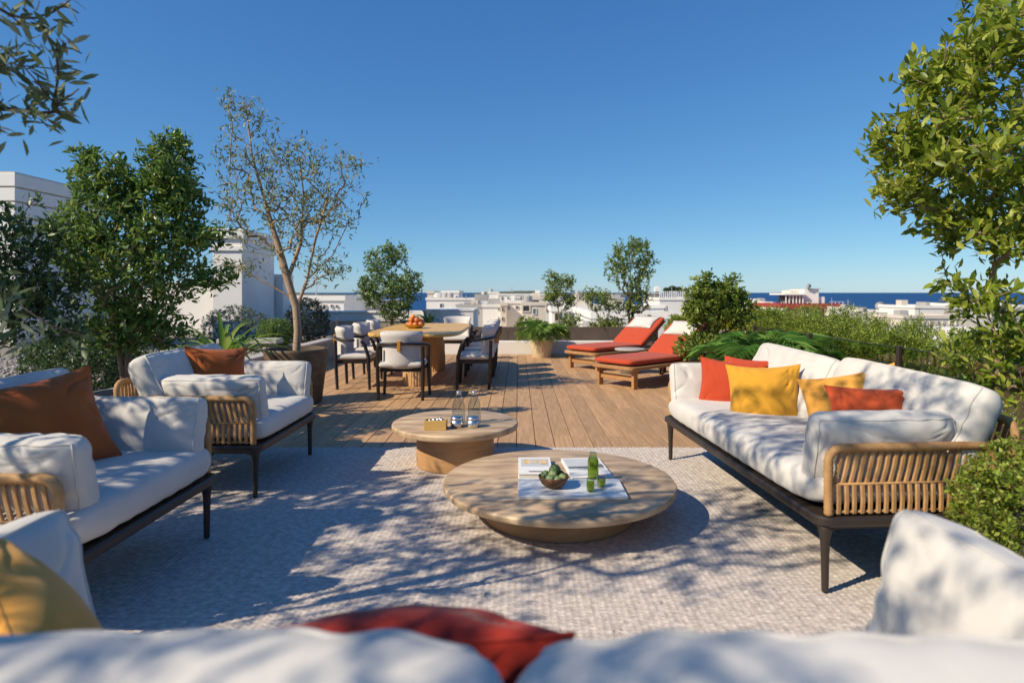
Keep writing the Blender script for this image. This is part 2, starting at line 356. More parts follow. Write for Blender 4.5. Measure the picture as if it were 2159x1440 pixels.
# ------------------------------------------------------------------ cushions
def cushion_mesh(name, w, h, t, knife=False, seed=0, wr=1.0, n=30, edge=5.0, sag=0.0):
    """lies in XY (w by h), thickness t in Z; knife: pointed corners and thin edges"""
    rs = random.Random(seed); s = np.linspace(-1, 1, n + 1); s = np.sign(s) * (1 - (1 - np.abs(s)) ** 1.5)
    U, Vv = np.meshgrid(s, s, indexing='ij')
    if knife:
        X = U * (1 - 0.12 * (1 - Vv ** 2) * np.abs(U) ** 2); Y = Vv * (1 - 0.12 * (1 - U ** 2) * np.abs(Vv) ** 2)
        prof = ((1 - np.abs(U) ** 2.2) * (1 - np.abs(Vv) ** 2.2)) ** 0.62
    else:
        X = U * (1 - 0.055 * np.abs(Vv) ** 10); Y = Vv * (1 - 0.055 * np.abs(U) ** 10)
        prof = ((1 - np.abs(U) ** edge) * (1 - np.abs(Vv) ** edge)) ** 0.36 * (0.84 + 0.16 * (1 - U ** 2) * (1 - Vv ** 2))
    X = X * w / 2; Y = Y * h / 2
    folds = []
    for _ in range(12 if wr > 0.5 else 3):
        cx, cy = rs.choice((-1, 1)), rs.choice((-1, 1)); ang = math.atan2(-cy, -cx) + rs.uniform(-.65, .65)
        folds.append((cx * rs.uniform(.7, 1), cy * rs.uniform(.7, 1), ang, rs.uniform(.016, .045), rs.uniform(.4, 1.1), rs.uniform(.4, 1.0)))
    sheets = []
    for sg in (1, -1):
        D = np.zeros_like(U)
        ph1, ph2 = rs.uniform(0, 9), rs.uniform(0, 9)
        eU = 1 - np.abs(U); eV = 1 - np.abs(Vv)
        fr = 9 if not knife else 12
        D += 0.0036 * wr * np.sin(Vv * fr * h / .4 + ph1 + 2.5 * np.sin(3 * Vv + ph2)) * np.exp(-(eU / .16) ** 2 * 0.5) * (eU > 0)
        D += 0.0036 * wr * np.sin(U * fr * w / .4 + ph2 + 2.5 * np.sin(3 * U + ph1)) * np.exp(-(eV / .16) ** 2 * 0.5)
        for (fx, fy, a, sg2, ln, am) in folds:
            dx, dy = U - fx, Vv - fy; al = dx * math.cos(a) + dy * math.sin(a); pe = -dx * math.sin(a) + dy * math.cos(a) + 0.08 * np.sin(al * 5 + ph1)
            D -= 0.0075 * wr * am * np.exp(-(pe / sg2) ** 2) * np.clip(al / .12, 0, 1) * np.clip((ln - al) / .3, 0, 1)
        nzv = np.array([[noise.noise(Vector((u * w * 5 + seed * 3.1, v * h * 5, sg * 4 + seed))) for v in s] for u in s])
        D += 0.0055 * wr * nzv
        Z = sg * (prof * t / 2 + D * np.clip(prof * 2.2, 0, 1)) - sag * (1 - U ** 2) * 0
        sheets.append(Z)
    N = n + 1; V1 = np.stack([X, Y, sheets[0]], -1).reshape(-1, 3); V2 = np.stack([X, Y, sheets[1]], -1).reshape(-1, 3)
    I = np.arange(N * N).reshape(N, N); bd = np.zeros((N, N), bool); bd[0] = bd[-1] = True; bd[:, 0] = bd[:, -1] = True
    V1[bd.ravel(), 2] = 0
    mapb = np.where(bd, I, 0); extra = np.where(~bd.ravel())[0]; mp = I.copy().ravel(); mp[extra] = N * N + np.arange(len(extra))
    verts = np.concatenate([V1, V2[extra]]); mp = mp.reshape(N, N)
    Q1 = np.stack([I[:-1, :-1], I[1:, :-1], I[1:, 1:], I[:-1, 1:]], -1).reshape(-1, 4)
    Q2 = np.stack([mp[:-1, :-1], mp[:-1, 1:], mp[1:, 1:], mp[1:, :-1]], -1).reshape(-1, 4)
    me = tri_mesh(name, verts, np.concatenate([Q1, Q2]), True)
    # piping loop: on the rim (knife) or on the front face border
    k = 0 if knife else max(2, int(n * 0.085))
    Zs = sheets[0]; loop = [(i, k) for i in range(k, N - 1 - k)] + [(N - 1 - k, j) for j in range(k, N - 1 - k)] + [(i, N - 1 - k) for i in range(N - 1 - k, k, -1)] + [(k, j) for j in range(N - 1 - k, k, -1)]
    front = [(X[a], Y[a], 0.0 if knife else Zs[a] + 0.001) for a in loop]
    back = [(X[a], Y[a], sheets[1][a] - 0.001) for a in loop]
    return me, front, back

def cushion(name, parent, loc, rot, w, h, t, material, knife=False, seed=0, wr=1.0, n=30, label=None, cat=None, group=None, pipe=True, edge=5.0):
    me, fr, bk = cushion_mesh(name, w, h, t, knife, seed, wr, n, edge)
    o = ob(name, me, material, parent, loc, rot)
    if label: tag(o, label, cat, group)
    if pipe:
        b = MB().tube(fr, 0.0042 if not knife else 0.0034, 6, closed=True)
        if not knife: b.tube(bk, 0.0042, 6, closed=True)
        b.build('piping', material, o, smooth=True)
    return o

# ------------------------------------------------------------------ foliage
def leaf_template(L, Wd, curl=0.12, simple=False):
    if simple:
        V = np.array([(0, 0, 0), (Wd / 2, L * .5, L * .06), (0, L, -L * curl), (-Wd / 2, L * .5, L * .06)])
        T = np.array([(0, 1, 2), (0, 2, 3)])
    else:
        V = np.array([(0, 0, 0), (Wd * .42, L * .33, Wd * .14), (Wd * .40, L * .68, Wd * .10 - L * curl * .4), (0, L, -L * curl), (-Wd * .40, L * .68, Wd * .10 - L * curl * .4),
                      (-Wd * .42, L * .33, Wd * .14), (0, L * .33, 0), (0, L * .68, -L * curl * .4)])
        T = np.array([(0, 1, 6), (0, 6, 5), (6, 1, 2), (6, 2, 7), (6, 7, 4), (6, 4, 5), (7, 2, 3), (7, 3, 4)])
    return V, T

def frames(D, up=0.6, rng=RNG):           # rotation matrices whose y axis is D and whose z leans upward
    N = len(D); D = D / np.linalg.norm(D, axis=1, keepdims=True)
    z = rng.normal(size=(N, 3)) * (1 - up) + np.array([0, 0, 1.0]) * up
    x = np.cross(D, z); nx = np.linalg.norm(x, axis=1, keepdims=True); x = np.where(nx > 1e-5, x / np.maximum(nx, 1e-5), np.array([1.0, 0, 0])); z = np.cross(x, D)
    return np.stack([x, D, z], -1)

def leaves(P, D, tmpl, smin=0.7, smax=1.2, up=0.6, rng=RNG):
    V, T = tmpl; Rm = frames(D, up, rng); s = rng.uniform(smin, smax, (len(P), 1, 1))
    W_ = np.einsum('nij,kj->nki', Rm, V) * s + P[:, None, :]
    TT = T[None] + (np.arange(len(P)) * len(V))[:, None, None]
    return W_.reshape(-1, 3), TT.reshape(-1, 3), Rm, s

def in_view(p):
    if p[1] < 0.3: return None
    x = 1093 + p[0] * F / p[1]; y = 617 - (p[2] - H) * F / p[1]
    return 1.0 / p[1] if -20 < x < 2180 and -20 < y < 1460 else None

def skeleton(trunks, targets, step=0.14, rng=RNG, jit=0.25, low=None):
    """trunk polylines, then every target joined to the nearest limb by a gently bent shoot"""
    P = []; par = []; fixed = []
    for tr in trunks:
        prev = -1
        for i in range(len(tr) - 1):
            a, b = np.array(tr[i][:3], float), np.array(tr[i + 1][:3], float); m = max(1, int(np.linalg.norm(b - a) / step))
            for k in range(m + (i == len(tr) - 2)):
                P.append(a + (b - a) * k / m); par.append(prev); prev = len(P) - 1
    ends = []
    c0 = np.array(P[0]); order = np.argsort([np.linalg.norm(t - c0) for t in targets])
    cap = len(P) + len(targets) * 40; arr = np.zeros((cap, 3)); arr[:len(P)] = P; cnt = len(P)
    dirs = np.zeros((cap, 3)); dirs[:, 2] = 1
    for i in range(cnt):
        if par[i] >= 0: v = arr[i] - arr[par[i]]; dirs[i] = v / max(1e-6, np.linalg.norm(v))
    zmin = low if low is not None else -1e9
    for q in order:
        t = targets[q]; d = t - arr[:cnt]; dist = np.linalg.norm(d, axis=1) + 1e-6
        ca = (d * dirs[:cnt]).sum(1) / dist
        cost = dist * (1 + 0.55 * (1 - ca)) + 0.25 * np.maximum(0, -d[:, 2]) + np.where(arr[:cnt, 2] < zmin, 5, 0)
        j = int(np.argmin(cost)); L = dist[j]
        if L < 0.02: continue
        m = max(2, int(L / step)); a = arr[j].copy(); td = (t - a) / L
        off = (dirs[j] - td * (dirs[j] @ td)) * L * 0.55 + rng.normal(size=3) * L * jit * 0.12; prev = j
        for k in range(1, m + 1):
            f = k / m; arr[cnt] = a + (t - a) * f + off * f * (1 - f); v = arr[cnt] - arr[prev]; dirs[cnt] = v / max(1e-6, np.linalg.norm(v)); par.append(prev); prev = cnt; cnt += 1
            if cnt >= cap: break
        ends.append(prev)
        if cnt >= cap - 60: break
    return arr[:cnt], par, ends

def limb_mesh(name, P, par, rmin, rtrunk, n=5, expo=0.66):
    N = len(P); w_ = np.zeros(N); kids = [[] for _ in range(N)]
    for i in range(N - 1, -1, -1):
        if not kids[i] and w_[i] == 0: w_[i] = 1
        if par[i] >= 0: w_[par[i]] += w_[i]; kids[par[i]].append(i)
    wm = w_.max(); rad = rmin + (rtrunk - rmin) * ((w_ - 1) / max(1, wm - 1)) ** expo
    V = []; Fc = []; cs = [(math.cos(2 * math.pi * k / n), math.sin(2 * math.pi * k / n)) for k in range(n)]
    for i in range(N):
        p = par[i]
        if p < 0: continue
        a, b = Vector(P[p]), Vector(P[i]); t = b - a
        if t.length < 1e-6: continue
        t.normalize(); u = t.orthogonal().normalized(); v = t.cross(u); ra = rad[p] if w_[p] < w_[i] * 1.6 else rad[i] * 1.15
        k0 = len(V); b2 = b + t * rad[i] * 0.3
        for (q, r_) in ((a, ra), (b2, rad[i])):
            for (c, s_) in cs: V.append(tuple(q + u * c * r_ + v * s_ * r_))
        for k in range(n): Fc.append((k0 + k, k0 + (k + 1) % n, k0 + n + (k + 1) % n, k0 + n + k))
    return tri_mesh(name, V, Fc, True)

def blob_points(blobs, n, rng, shell=0.42):
    wts = np.array([b[3] * b[4] * b[5] for b in blobs]) ** 0.72; wts /= wts.sum(); out = []
    for b, k in zip(blobs, rng.multinomial(n, wts)):
        d = rng.normal(size=(k, 3)); d /= np.linalg.norm(d, axis=1, keepdims=True); r = rng.uniform(0, 1, (k, 1)) ** shell
        out.append(np.array(b[:3]) + d * r * np.array(b[3:6]))
    return np.concatenate(out)

def plant(name, label, cat, base, trunks, blobs, twigs, per, L, Wd, leaf, bark='bark', rt=0.03, rmin=0.0022, seed=1, group=None, simple=False,
          up=0.55, droop=0.0, spread=0.8, tip=0.16, step=0.14, low=None, shell=0.42, nobj=0, jit=0.25, pot=None, curl=0.12, stuff=True, smin=.7, smax=1.2):
    """tree or shrub: trunk and limbs as one mesh, leaves as geometry; coordinates relative to base"""
    rng = np.random.default_rng(seed); root = thing(name, label, cat, base, 0, group)
    tg = blob_points(blobs, twigs, rng, shell)
    P, par, ends = skeleton(trunks, tg, step, rng, jit, low)
    ob('trunk', limb_mesh('trunk', P, par, rmin, rt), bark, root)
    e = np.array(ends); p1 = P[e]; p0 = P[np.array([par[i] for i in ends])]; dr = p1 - p0; ln = np.linalg.norm(dr, axis=1, keepdims=True); dr = dr / np.maximum(ln, 1e-6)
    f = rng.uniform(0, 1, (len(e), per, 1)) ** 0.8
    pos = p1[:, None] - dr[:, None] * tip * (1 - f) + rng.normal(size=(len(e), per, 3)) * tip * 0.10
    sd_ = rng.normal(size=(len(e), per, 3)); sd_ /= np.linalg.norm(sd_, axis=2, keepdims=True)
    D = dr[:, None] * (0.45 + 0.5 * f) + sd_ * spread + np.array([0, 0, -droop + 0.12])
    pos = pos.reshape(-1, 3); D = D.reshape(-1, 3)
    tm = leaf_template(L, Wd, curl, simple)
    if nobj:
        bv = Vector(base); sc_ = np.array([in_view(bv + Vector(p)) or 0 for p in pos]); pick = np.argsort(-sc_)[:nobj]; pick = pick[sc_[pick] > 0]
        lm = tri_mesh('leaf', tm[0], tm[1]); lm.materials.append(MATS[leaf]); Rm = frames(D[pick], up, rng)
        for k, i in enumerate(pick):
            o = bpy.data.objects.new('leaf', lm); C.objects.link(o); o.parent = root; s = rng.uniform(smin, smax)
            M = Matrix(Rm[k].tolist()).to_4x4(); M.translation = Vector(pos[i]); o.matrix_basis = M @ Matrix.Scale(s, 4)
        keep = np.ones(len(pos), bool); keep[pick] = False; pos, D = pos[keep], D[keep]
    if len(pos):
        V, T, _, _ = leaves(pos, D, tm, smin, smax, up, rng)
        me = tri_mesh('crown', V, T); o = ob('crown', me, leaf, root)
        if nobj or stuff: o['kind'] = 'stuff'
    return root

def pot_lathe(root, r0, r1, h, material, thick=0.025, soil=0.05, rim=0.0, n=40, flute=0, nfl=0):
    b = MB().lathe([(r0 * .96, 0), (r0, 0.012), (r1 - rim, h - .03), (r1, h - .012), (r1 - .006, h), (r1 - thick, h), (r1 - thick - .008, h - soil - .02)], n, flute=flute, nfl=nfl)
    o = b.build('pot', material, root); autosmooth(o, 50)
    MB().lathe([(r1 - thick - .004, h - soil), (0.001, h - soil + .012)], 20).build('soil', 'soil', root)

def strap_plant(name, label, cat, base, nfr, L, Wd, leaf, seed, h0=0.0, group=None, arch=1.0, leaflets=0, pot=None, rise=0.75):
    """arching long leaves, or fronds with leaflets; each frond a part"""
    rng = np.random.default_rng(seed); root = thing(name, label, cat, base, 0, group)
    if pot: pot_lathe(root, *pot)
    for k in range(nfr):
        az = 2.399 * k + rng.uniform(-.3, .3); el0 = R(rng.uniform(58, 90) * (1 - 0.32 * k / nfr)); ll = L * rng.uniform(.7, 1.1); m = 12
        p = np.array([0.0, 0, h0]); el = el0; pts = [p.copy()]
        for i in range(m):
            d = np.array([math.cos(az) * math.cos(el), math.sin(az) * math.cos(el), math.sin(el)]); p = p + d * ll / m; pts.append(p.copy())
            el -= arch * (0.05 + 0.19 * i / m) * rng.uniform(.85, 1.15)
        pts = np.array(pts); b = MB()
        side = np.array([-math.sin(az), math.cos(az), 0])
        if leaflets:
            b.tube([tuple(q) for q in pts], [0.006 * (1 - .8 * i / m) for i in range(m + 1)], 4)
            V = list(b.v); Fc = list(b.f)
            for j in range(leaflets):
                f = 0.22 + 0.78 * j / leaflets; i = min(m - 1, int(f * m)); q = pts[i] + (pts[i + 1] - pts[i]) * (f * m - i); t = pts[i + 1] - pts[i]; t /= np.linalg.norm(t)
                for sg in (-1, 1):
                    lw = Wd * (0.7 + 0.3 * math.sin(math.pi * f)); lL = ll * 0.42 * math.sin(math.pi * (0.12 + 0.80 * f)) * rng.uniform(.85, 1.15)
                    d = t * 0.75 + side * sg * 0.8 + np.array([0, 0, 0.12]); d /= np.linalg.norm(d); nrm = np.cross(d, t); w_ = np.cross(nrm, d); w_ = w_ / np.linalg.norm(w_) * lw / 2
                    mid = q + d * lL * .5 + np.array([0, 0, -.03 * lL]); e = q + d * lL + np.array([0, 0, -.32 * lL]); k0 = len(V)
                    V += [tuple(q), tuple(mid + w_), tuple(e), tuple(mid - w_)]; Fc += [(k0, k0 + 1, k0 + 2), (k0, k0 + 2, k0 + 3)]
            ob('frond', mesh('frond', V, Fc, False), leaf, root)
        else:
            V = []; Fc = []
            for i, q in enumerate(pts):
                f = i / m; w_ = Wd * (0.35 + 1.0 * math.sin(math.pi * min(1, .12 + f * .88)) ** .7) * (1 - f ** 4) / 2
                V += [tuple(q - side * w_ + np.array([0, 0, w_ * .5])), tuple(q), tuple(q + side * w_ + np.array([0, 0, w_ * .5]))]
            for i in range(m):
                a = i * 3; Fc += [(a, a + 1, a + 4, a + 3), (a + 1, a + 2, a + 5, a + 4)]
            ob('frond', mesh('frond', V, Fc, True), leaf, root)
    return root

# ================================================================== the setting
# sea, land, city ground
SEA = -14.6
struct('sea', MB().add([(-60000, 250, SEA), (60000, 250, SEA), (60000, 60000, SEA), (-60000, 60000, SEA)], [(0, 1, 2, 3)]).mesh('sea'), 'water')
struct('ground', MB().add([(-900, -60, -14), (900, -60, -14), (900, 330, -14), (-900, 330, -14)], [(0, 1, 2, 3)]).mesh('ground'), 'ground')

def hill(name, x0, x1, y0, depth, top, seed, nx=90, ny=14):
    V = []; Q = []
    for i in range(nx + 1):
        f = i / nx; x = x0 + (x1 - x0) * f; env = min(1, 6 * f, 6 * (1 - f)) ** .7
        for j in range(ny + 1):
            g = j / ny; y = y0 + depth * g + 60 * noise.noise(Vector((x * .004, seed, 0)))
            z = SEA - 1 + (top - SEA) * env * math.sin(math.pi * min(1, g * 1.15 + .02) * .62) * (0.72 + 0.45 * noise.fractal(Vector((x * .0035, y * .003, seed)), 1, 2, 5))
            V.append((x, y, z))
    for i in range(nx):
        for j in range(ny): a = i * (ny + 1) + j; Q.append((a, a + ny + 1, a + ny + 2, a + 1))
    return struct(name, mesh(name, V, Q, True), 'land')
hill('headland', -2600, -395, 1450, 900, 5.2, 3.1)
hill('headland', -900, -455, 1210, 160, -8.5, 8.3, 60, 8)
hill('island', -260, 180, 3000, 700, 15.5, 5.7)
hill('headland', -70, 560, 2300, 500, 1.0, 2.2)

# our own building: body, roof slab, deck of single planks
DX0, DX1, DY0, DY1 = -3.62, 3.02, -1.6, 13.0
deck = struct('deck', MB().box((-9.4, -4.0, -0.6), (4.6, 16.6, -0.05)).mesh('deck'), 'brown_panel')
PW, GAP = 0.164, 0.006
plank_meshes = {}
xk = DX0; row = 0
while xk < DX1 - 0.02:
    wd = min(PW, DX1 - xk) - GAP; y = DY0; rr = random.Random(row); first = True
    cuts = [DY0]
    yy = DY0 + rr.choice((1.35, 2.2, 3.05, 3.6))
    while yy < DY1 - 0.5: cuts.append(yy); yy += 3.6
    cuts.append(DY1)
    for a, b in zip(cuts[:-1], cuts[1:]):
        key = (round(wd, 4), round(b - a, 3))
        if key not in plank_meshes:
            plank_meshes[key] = MB().bevbox((0, 0, -0.04), (wd, b - a - 0.004, 0.0), 0.0022).mesh('plank')
        ob('plank', plank_meshes[key], 'deck', deck, (xk, a, 0))
    xk += PW; row += 1
struct('terrace_building', MB().box((-9.3, -3.9, -14.02), (4.5, 16.5, -0.62)).mesh('terrace_building'), 'white_plaster')

# gravel bed on the left behind a low concrete kerb
KX = -3.66
kerb = struct('kerb', MB().box((KX - 0.02, -4.0, -0.045), (KX + 0.03, 13.6, 0.36)).mesh('kerb'), 'concrete')
y = -4.0
while y < 13.5:
    ob('coping_stone', MB().bevbox((KX - .16, y + .004, 0.362), (KX + .05, min(13.6, y + 1.46), 0.405), 0.004).mesh('coping_stone'), 'coping', kerb); y += 1.465
struct('gravel_bed', MB().box((-9.3, -4.0, -0.04), (KX - 0.022, 15.6, 0.30)).mesh('gravel_bed'), 'gravel_base')
rng = np.random.default_rng(5)
NP = 9000; gp = np.stack([rng.uniform(-8.6, KX - .18, NP), 3.0 + 11 * rng.uniform(0, 1, NP) ** 1.1, np.full(NP, 0.305)], -1)
base_s = np.array([(1, 0, 0), (-1, 0, 0), (0, 1, 0), (0, -1, 0), (0, 0, .7), (0, 0, -.7)]); base_t = np.array([(0, 2, 4), (2, 1, 4), (1, 3, 4), (3, 0, 4), (2, 0, 5), (1, 2, 5), (3, 1, 5), (0, 3, 5)])
scl = rng.uniform(.014, .034, (NP, 1, 1)) * rng.uniform(.7, 1.3, (NP, 6, 3)); an = rng.uniform(0, 6.28, NP)
co, si = np.cos(an), np.sin(an); Rm = np.zeros((NP, 3, 3)); Rm[:, 0, 0] = co; Rm[:, 0, 1] = -si; Rm[:, 1, 0] = si; Rm[:, 1, 1] = co; Rm[:, 2, 2] = 1
GV = np.einsum('nij,nkj->nki', Rm, base_s[None] * scl) + gp[:, None]
ob('gravel', tri_mesh('gravel', GV.reshape(-1, 3), (base_t[None] + (np.arange(NP) * 6)[:, None, None]).reshape(-1, 3)), 'gravel', kind='stuff')

# stair block on the left with grooved courses
def boxes(name, label, cat, lst, group=None):
    r = thing(name, label, cat, lst[0][1][0], 0, group); o = Vector(lst[0][1][0])
    for (pn, span, mt) in lst:
        a, b = Vector(span[0]) - o, Vector(span[1]) - o
        MB().bevbox(a, b, 0.006).build(pn, mt, r)
    return r
sb = thing('stair_block', 'tall white rendered roof block with horizontal grooves at the left edge', 'building', (-11.2, 9.8, 0.28))
MB().box((0, 0, 0), (3.2, 2.0, .22)).build('plinth', 'concrete', sb)
MB().box((0.004, 0.004, .22), (3.196, 1.996, 1.30)).build('wall', 'white_plaster', sb); MB().box((0.05, 0.05, 1.30), (3.15, 1.95, 2.95)).build('groove_core', 'city_beige', sb)
for k in range(7):
    z0 = 1.32 + k * .232
    MB().bevbox((0, 0, z0), (3.2, 2.0, z0 + .204), .006).build('render_course', 'white_plaster', sb)
boxes('chimney_block', 'square white chimney block with stepped cornice behind grey round shrub', 'chimney', [
    ('wall', ((-6.62, 13.35, .28), (-5.98, 15.1, 2.20)), 'white_plaster'), ('cornice', ((-6.66, 13.31, 2.20), (-5.94, 15.14, 2.30)), 'white_plaster'),
    ('neck', ((-6.62, 13.35, 2.30), (-5.98, 15.1, 2.46)), 'white_plaster'), ('cornice', ((-6.68, 13.29, 2.46), (-5.92, 15.16, 2.68)), 'white_plaster')])
boxes('chimney_block', 'lower white block joined behind the corniced chimney', 'chimney', [('wall', ((-6.5, 15.2, .28), (-5.8, 15.9, 1.75)), 'white_plaster'), ('lower_wall', ((-6.5, 15.9, .28), (-5.5, 16.3, 1.0)), 'white_plaster')])
boxes('parapet', 'plain white screen wall between the evergreen tree and the chimney', 'wall', [('wall', ((-9.3, 14.9, .28), (-6.72, 15.12, 1.55)), 'white_plaster')])
boxes('parapet', 'long white parapet wall behind the dark round shrub', 'wall', [('wall', ((-9.3, 15.75, -.04), (-2.95, 16.05, .78)), 'white_plaster'), ('coping', ((-9.3, 15.71, .78), (-2.93, 16.09, .83)), 'white_plaster')])
boxes('parapet', 'inner upstand coloured as the shaded band below the white parapet', 'wall', [('wall', ((-5.1, 14.75, -.04), (-2.3, 14.95, .60)), 'concrete'), ('coping', ((-5.12, 14.73, .602), (-2.28, 14.97, .64)), 'coping')])  # grey colour stands for the shade on the lower part of the white wall
boxes('parapet', 'low white wall stretch behind the spiky plant and dining table', 'wall', [('wall', ((-2.9, 15.5, -.04), (-2.3, 15.8, .84)), 'white_plaster')])
boxes('service_box', 'plain white rendered box at the far end of the dining table', 'box', [('body', ((-2.25, 14.6, -.04), (-1.06, 16.3, .86)), 'white_plaster'), ('lid', ((-2.27, 14.58, .862), (-1.04, 16.32, .90)), 'white_plaster')])
# end planter
pl = thing('planter', 'low white planter with brown panel closing the far end of the deck', 'planter', (-2.2, 13.02, -.04))
MB().bevbox((0, 0, 0), (5.2, .25, .31), .006).build('base', 'white_plaster', pl)
for k in range(4): MB().bevbox((.9 + k * 1.08, .28, .0), (.9 + k * 1.08 + 1.074, .34, .60), .004).build('panel', 'brown_panel', pl)
MB().box((.9, .35, 0), (5.2, 1.5, .5)).build('soil', 'soil', pl)
boxes('parapet', 'pale grey neighbouring parapet behind the red loungers', 'wall', [('wall', ((1.6, 15.4, -.04), (4.45, 15.6, .60)), 'white_plaster')])
# concrete ledge in the gravel bed
lg = thing('bench_ledge', 'weathered concrete ledge on short posts in the gravel beside the potted tree', 'ledge', (-5.0, 10.2, .30))
MB().bevbox((0, 0, .15), (1.0, .30, .23), .01).build('slab', 'coping', lg)
for k in range(3): MB().bevbox((.05 + k * .40, .05, 0), (.13 + k * .40, .25, .15), .006).build('post', 'concrete', lg)

# right side planter strip and tinted glass balustrade
struct('planting_strip', MB().box((3.06, -2, -.045), (4.5, 13.0, .18)).mesh('planting_strip'), 'soil')
gb = thing('glass_balustrade', 'tinted glass balustrade in front of the hedge behind the white sofa', 'balustrade', (3.03, 1.9, 0))
for k in range(4):
    MB().box((-.006, .03 + k * 1.5, .06), (.006, 1.47 + k * 1.5, .86)).build('glass_panel', 'tinted_glass', gb)
for k in range(5): MB().bevbox((-.02, -.02 + k * 1.5, -.04), (.02, .02 + k * 1.5, .875), .003).build('post', 'frame_metal', gb)
MB().bevbox((-.008, 0, .861), (.008, 6.0, .866), .002).build('top_rail', 'frame_metal', gb)

# ================================================================== the town behind
def block(name, label, x0, x1, ytop, d, depth=12, material='city_white', wins=(), parent=None, group='white town buildings behind the terrace', cat='building', zb=-14, roof=True, extra=None):
    a = PX(x0, ytop, d); b = PX(x1, ytop, d); W_ = b.x - a.x; zt = a.z
    r = parent or thing(name, label, cat, (a.x, d, zb), 0, group); o = Vector((a.x, d, zb)) if not parent else parent.location
    ox, oy = a.x - o.x, d - o.y
    MB().box((ox, oy, 0), (ox + W_, oy + depth, zt - zb)).build('wall', material, r)
    if roof: MB().box((ox - .12, oy - .12, zt - zb), (ox + W_ + .12, oy + .35, zt - zb + .35)).box((ox - .12, oy + .36, zt - zb), (ox + .25, oy + depth, zt - zb + .35)).box((ox + W_ - .25, oy + .36, zt - zb), (ox + W_ + .12, oy + depth, zt - zb + .35)).build('roof_edge', material, r)
    rs = random.Random(int(x0 * 13 + d)); auto = []
    if not parent and cat == 'building' and x1 - x0 > 14:
        if not wins:
            for k in range(int((x1 - x0) / 13)):
                xx = x0 + 5 + k * 13 + rs.uniform(-2, 2)
                if xx + 5 < x1 - 2: yy = ytop + 350 / d + rs.uniform(0, 2); auto.append((xx, xx + rs.choice((2.5, 3.5, 5)), yy, yy + rs.choice((4.5, 6, 7)), rs.choice(('window_dark', 'window_blue')), rs.choice(('city_beige', 'city_grey', 'city_white'))))
        zr = zt - zb
        for k in range(max(1, int(W_ / 3.2))):
            xx = ox + rs.uniform(.4, max(.5, W_ - 1.6)); yy_ = oy + rs.uniform(1.2, max(1.3, depth - 2)); q_ = rs.random()
            if q_ < .35: MB().box((xx, yy_, zr), (xx + rs.uniform(.8, 1.8), yy_ + 1.2, zr + rs.uniform(.6, 1.1))).build('roof_unit', rs.choice(('city_grey', 'city_white', 'city_beige')), r)
            elif q_ < .6: MB().lathe([(.45, 0), (.45, .9), (.2, 1.05), (.001, 1.05)], 14, (xx, yy_, zr)).build('water_tank', 'city_grey', r)
            elif q_ < .85: MB().tube([(xx, yy_, zr), (xx, yy_, zr + rs.uniform(1.2, 2.4))], .04, 5).box((xx - .35, yy_ - .02, zr + 1.1), (xx + .35, yy_ + .02, zr + 1.14)).build('aerial', 'city_grey', r)
            else: MB().box((xx, yy_, zr), (xx + .5, yy_ + .5, zr + 1.0)).box((xx - .06, yy_ - .06, zr + 1.001), (xx + .56, yy_ + .56, zr + 1.08)).build('chimney', 'city_white', r)
    for wq in list(wins) + auto:        # window: photo-sized opening on the front face, frame, pane and sill
        p = PX(wq[0], wq[2], d); q = PX(wq[1], wq[3], d); m_ = wq[4] if len(wq) > 4 else 'window_dark'; fm = wq[5] if len(wq) > 5 else 'city_beige'
        lx0, lx1, lz1, lz0 = p.x - o.x, q.x - o.x, p.z - zb, q.z - zb; t = min(.14, (lx1 - lx0) * .18)
        wo = MB().box((lx0 - t, oy - .10, lz0 - t), (lx0, oy + .02, lz1 + t)).box((lx1, oy - .10, lz0 - t), (lx1 + t, oy + .02, lz1 + t)).box((lx0, oy - .10, lz1), (lx1, oy + .02, lz1 + t)).box((lx0, oy - .10, lz0 - t), (lx1, oy + .02, lz0)).build('window', fm, r)
        MB().box((lx0, oy - .03, lz0), (lx1, oy + .01, lz1)).build('pane', m_, wo)
        if lx1 - lx0 > 1.0: MB().box(((lx0 + lx1) / 2 - .05, oy - .06, lz0), ((lx0 + lx1) / 2 + .05, oy - .032, lz1)).build('mullion', fm, wo)
    return r
bl = block('town_house', 'stepped white house with a round stair tower behind the tree', 901, 914, 619, 92, 6, 'city_beige')
block('', '', 932, 967, 618, 92, 7, parent=bl, wins=[(961, 964, 624, 629, 'window_blue')])
b = MB().lathe([(1.35, 0), (1.35, 15.3 - 2.3)], 24); b.build('stair_tower', 'city_white', bl, loc=(PX(923, 620, 92).x - bl.location.x, 1.2, 2.3))
MB().box((0, -1.2, 12.0), (1.9, -.05, 12.25)).box((2.1, -1.2, 12.0), (4.2, -.05, 12.25)).build('balcony', 'city_beige', bl)
block('town_house', 'broad white house front with small balcony below the stair tower house', 899, 1008, 633, 84, 7, wins=[(928, 933, 641, 650, 'window_blue'), (948, 951, 650, 652)])
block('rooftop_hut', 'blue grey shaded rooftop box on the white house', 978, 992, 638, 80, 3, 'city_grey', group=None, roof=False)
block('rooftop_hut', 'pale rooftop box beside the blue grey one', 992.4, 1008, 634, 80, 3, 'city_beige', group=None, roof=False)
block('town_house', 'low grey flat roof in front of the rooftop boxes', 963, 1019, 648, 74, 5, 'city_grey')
block('town_house', 'small beige house with tall dark doorway in the town', 1009, 1028, 625, 128, 8, 'city_beige', wins=[(1013, 1016, 628, 634)])
block('town_house', 'taller plain white block beneath the island', 1028.5, 1051, 619, 128, 9, wins=[(1026, 1028, 632, 637)])
lh = block('apartment_row', 'long white apartment row with many vertical ribs', 1052, 1148, 623, 125, 9)
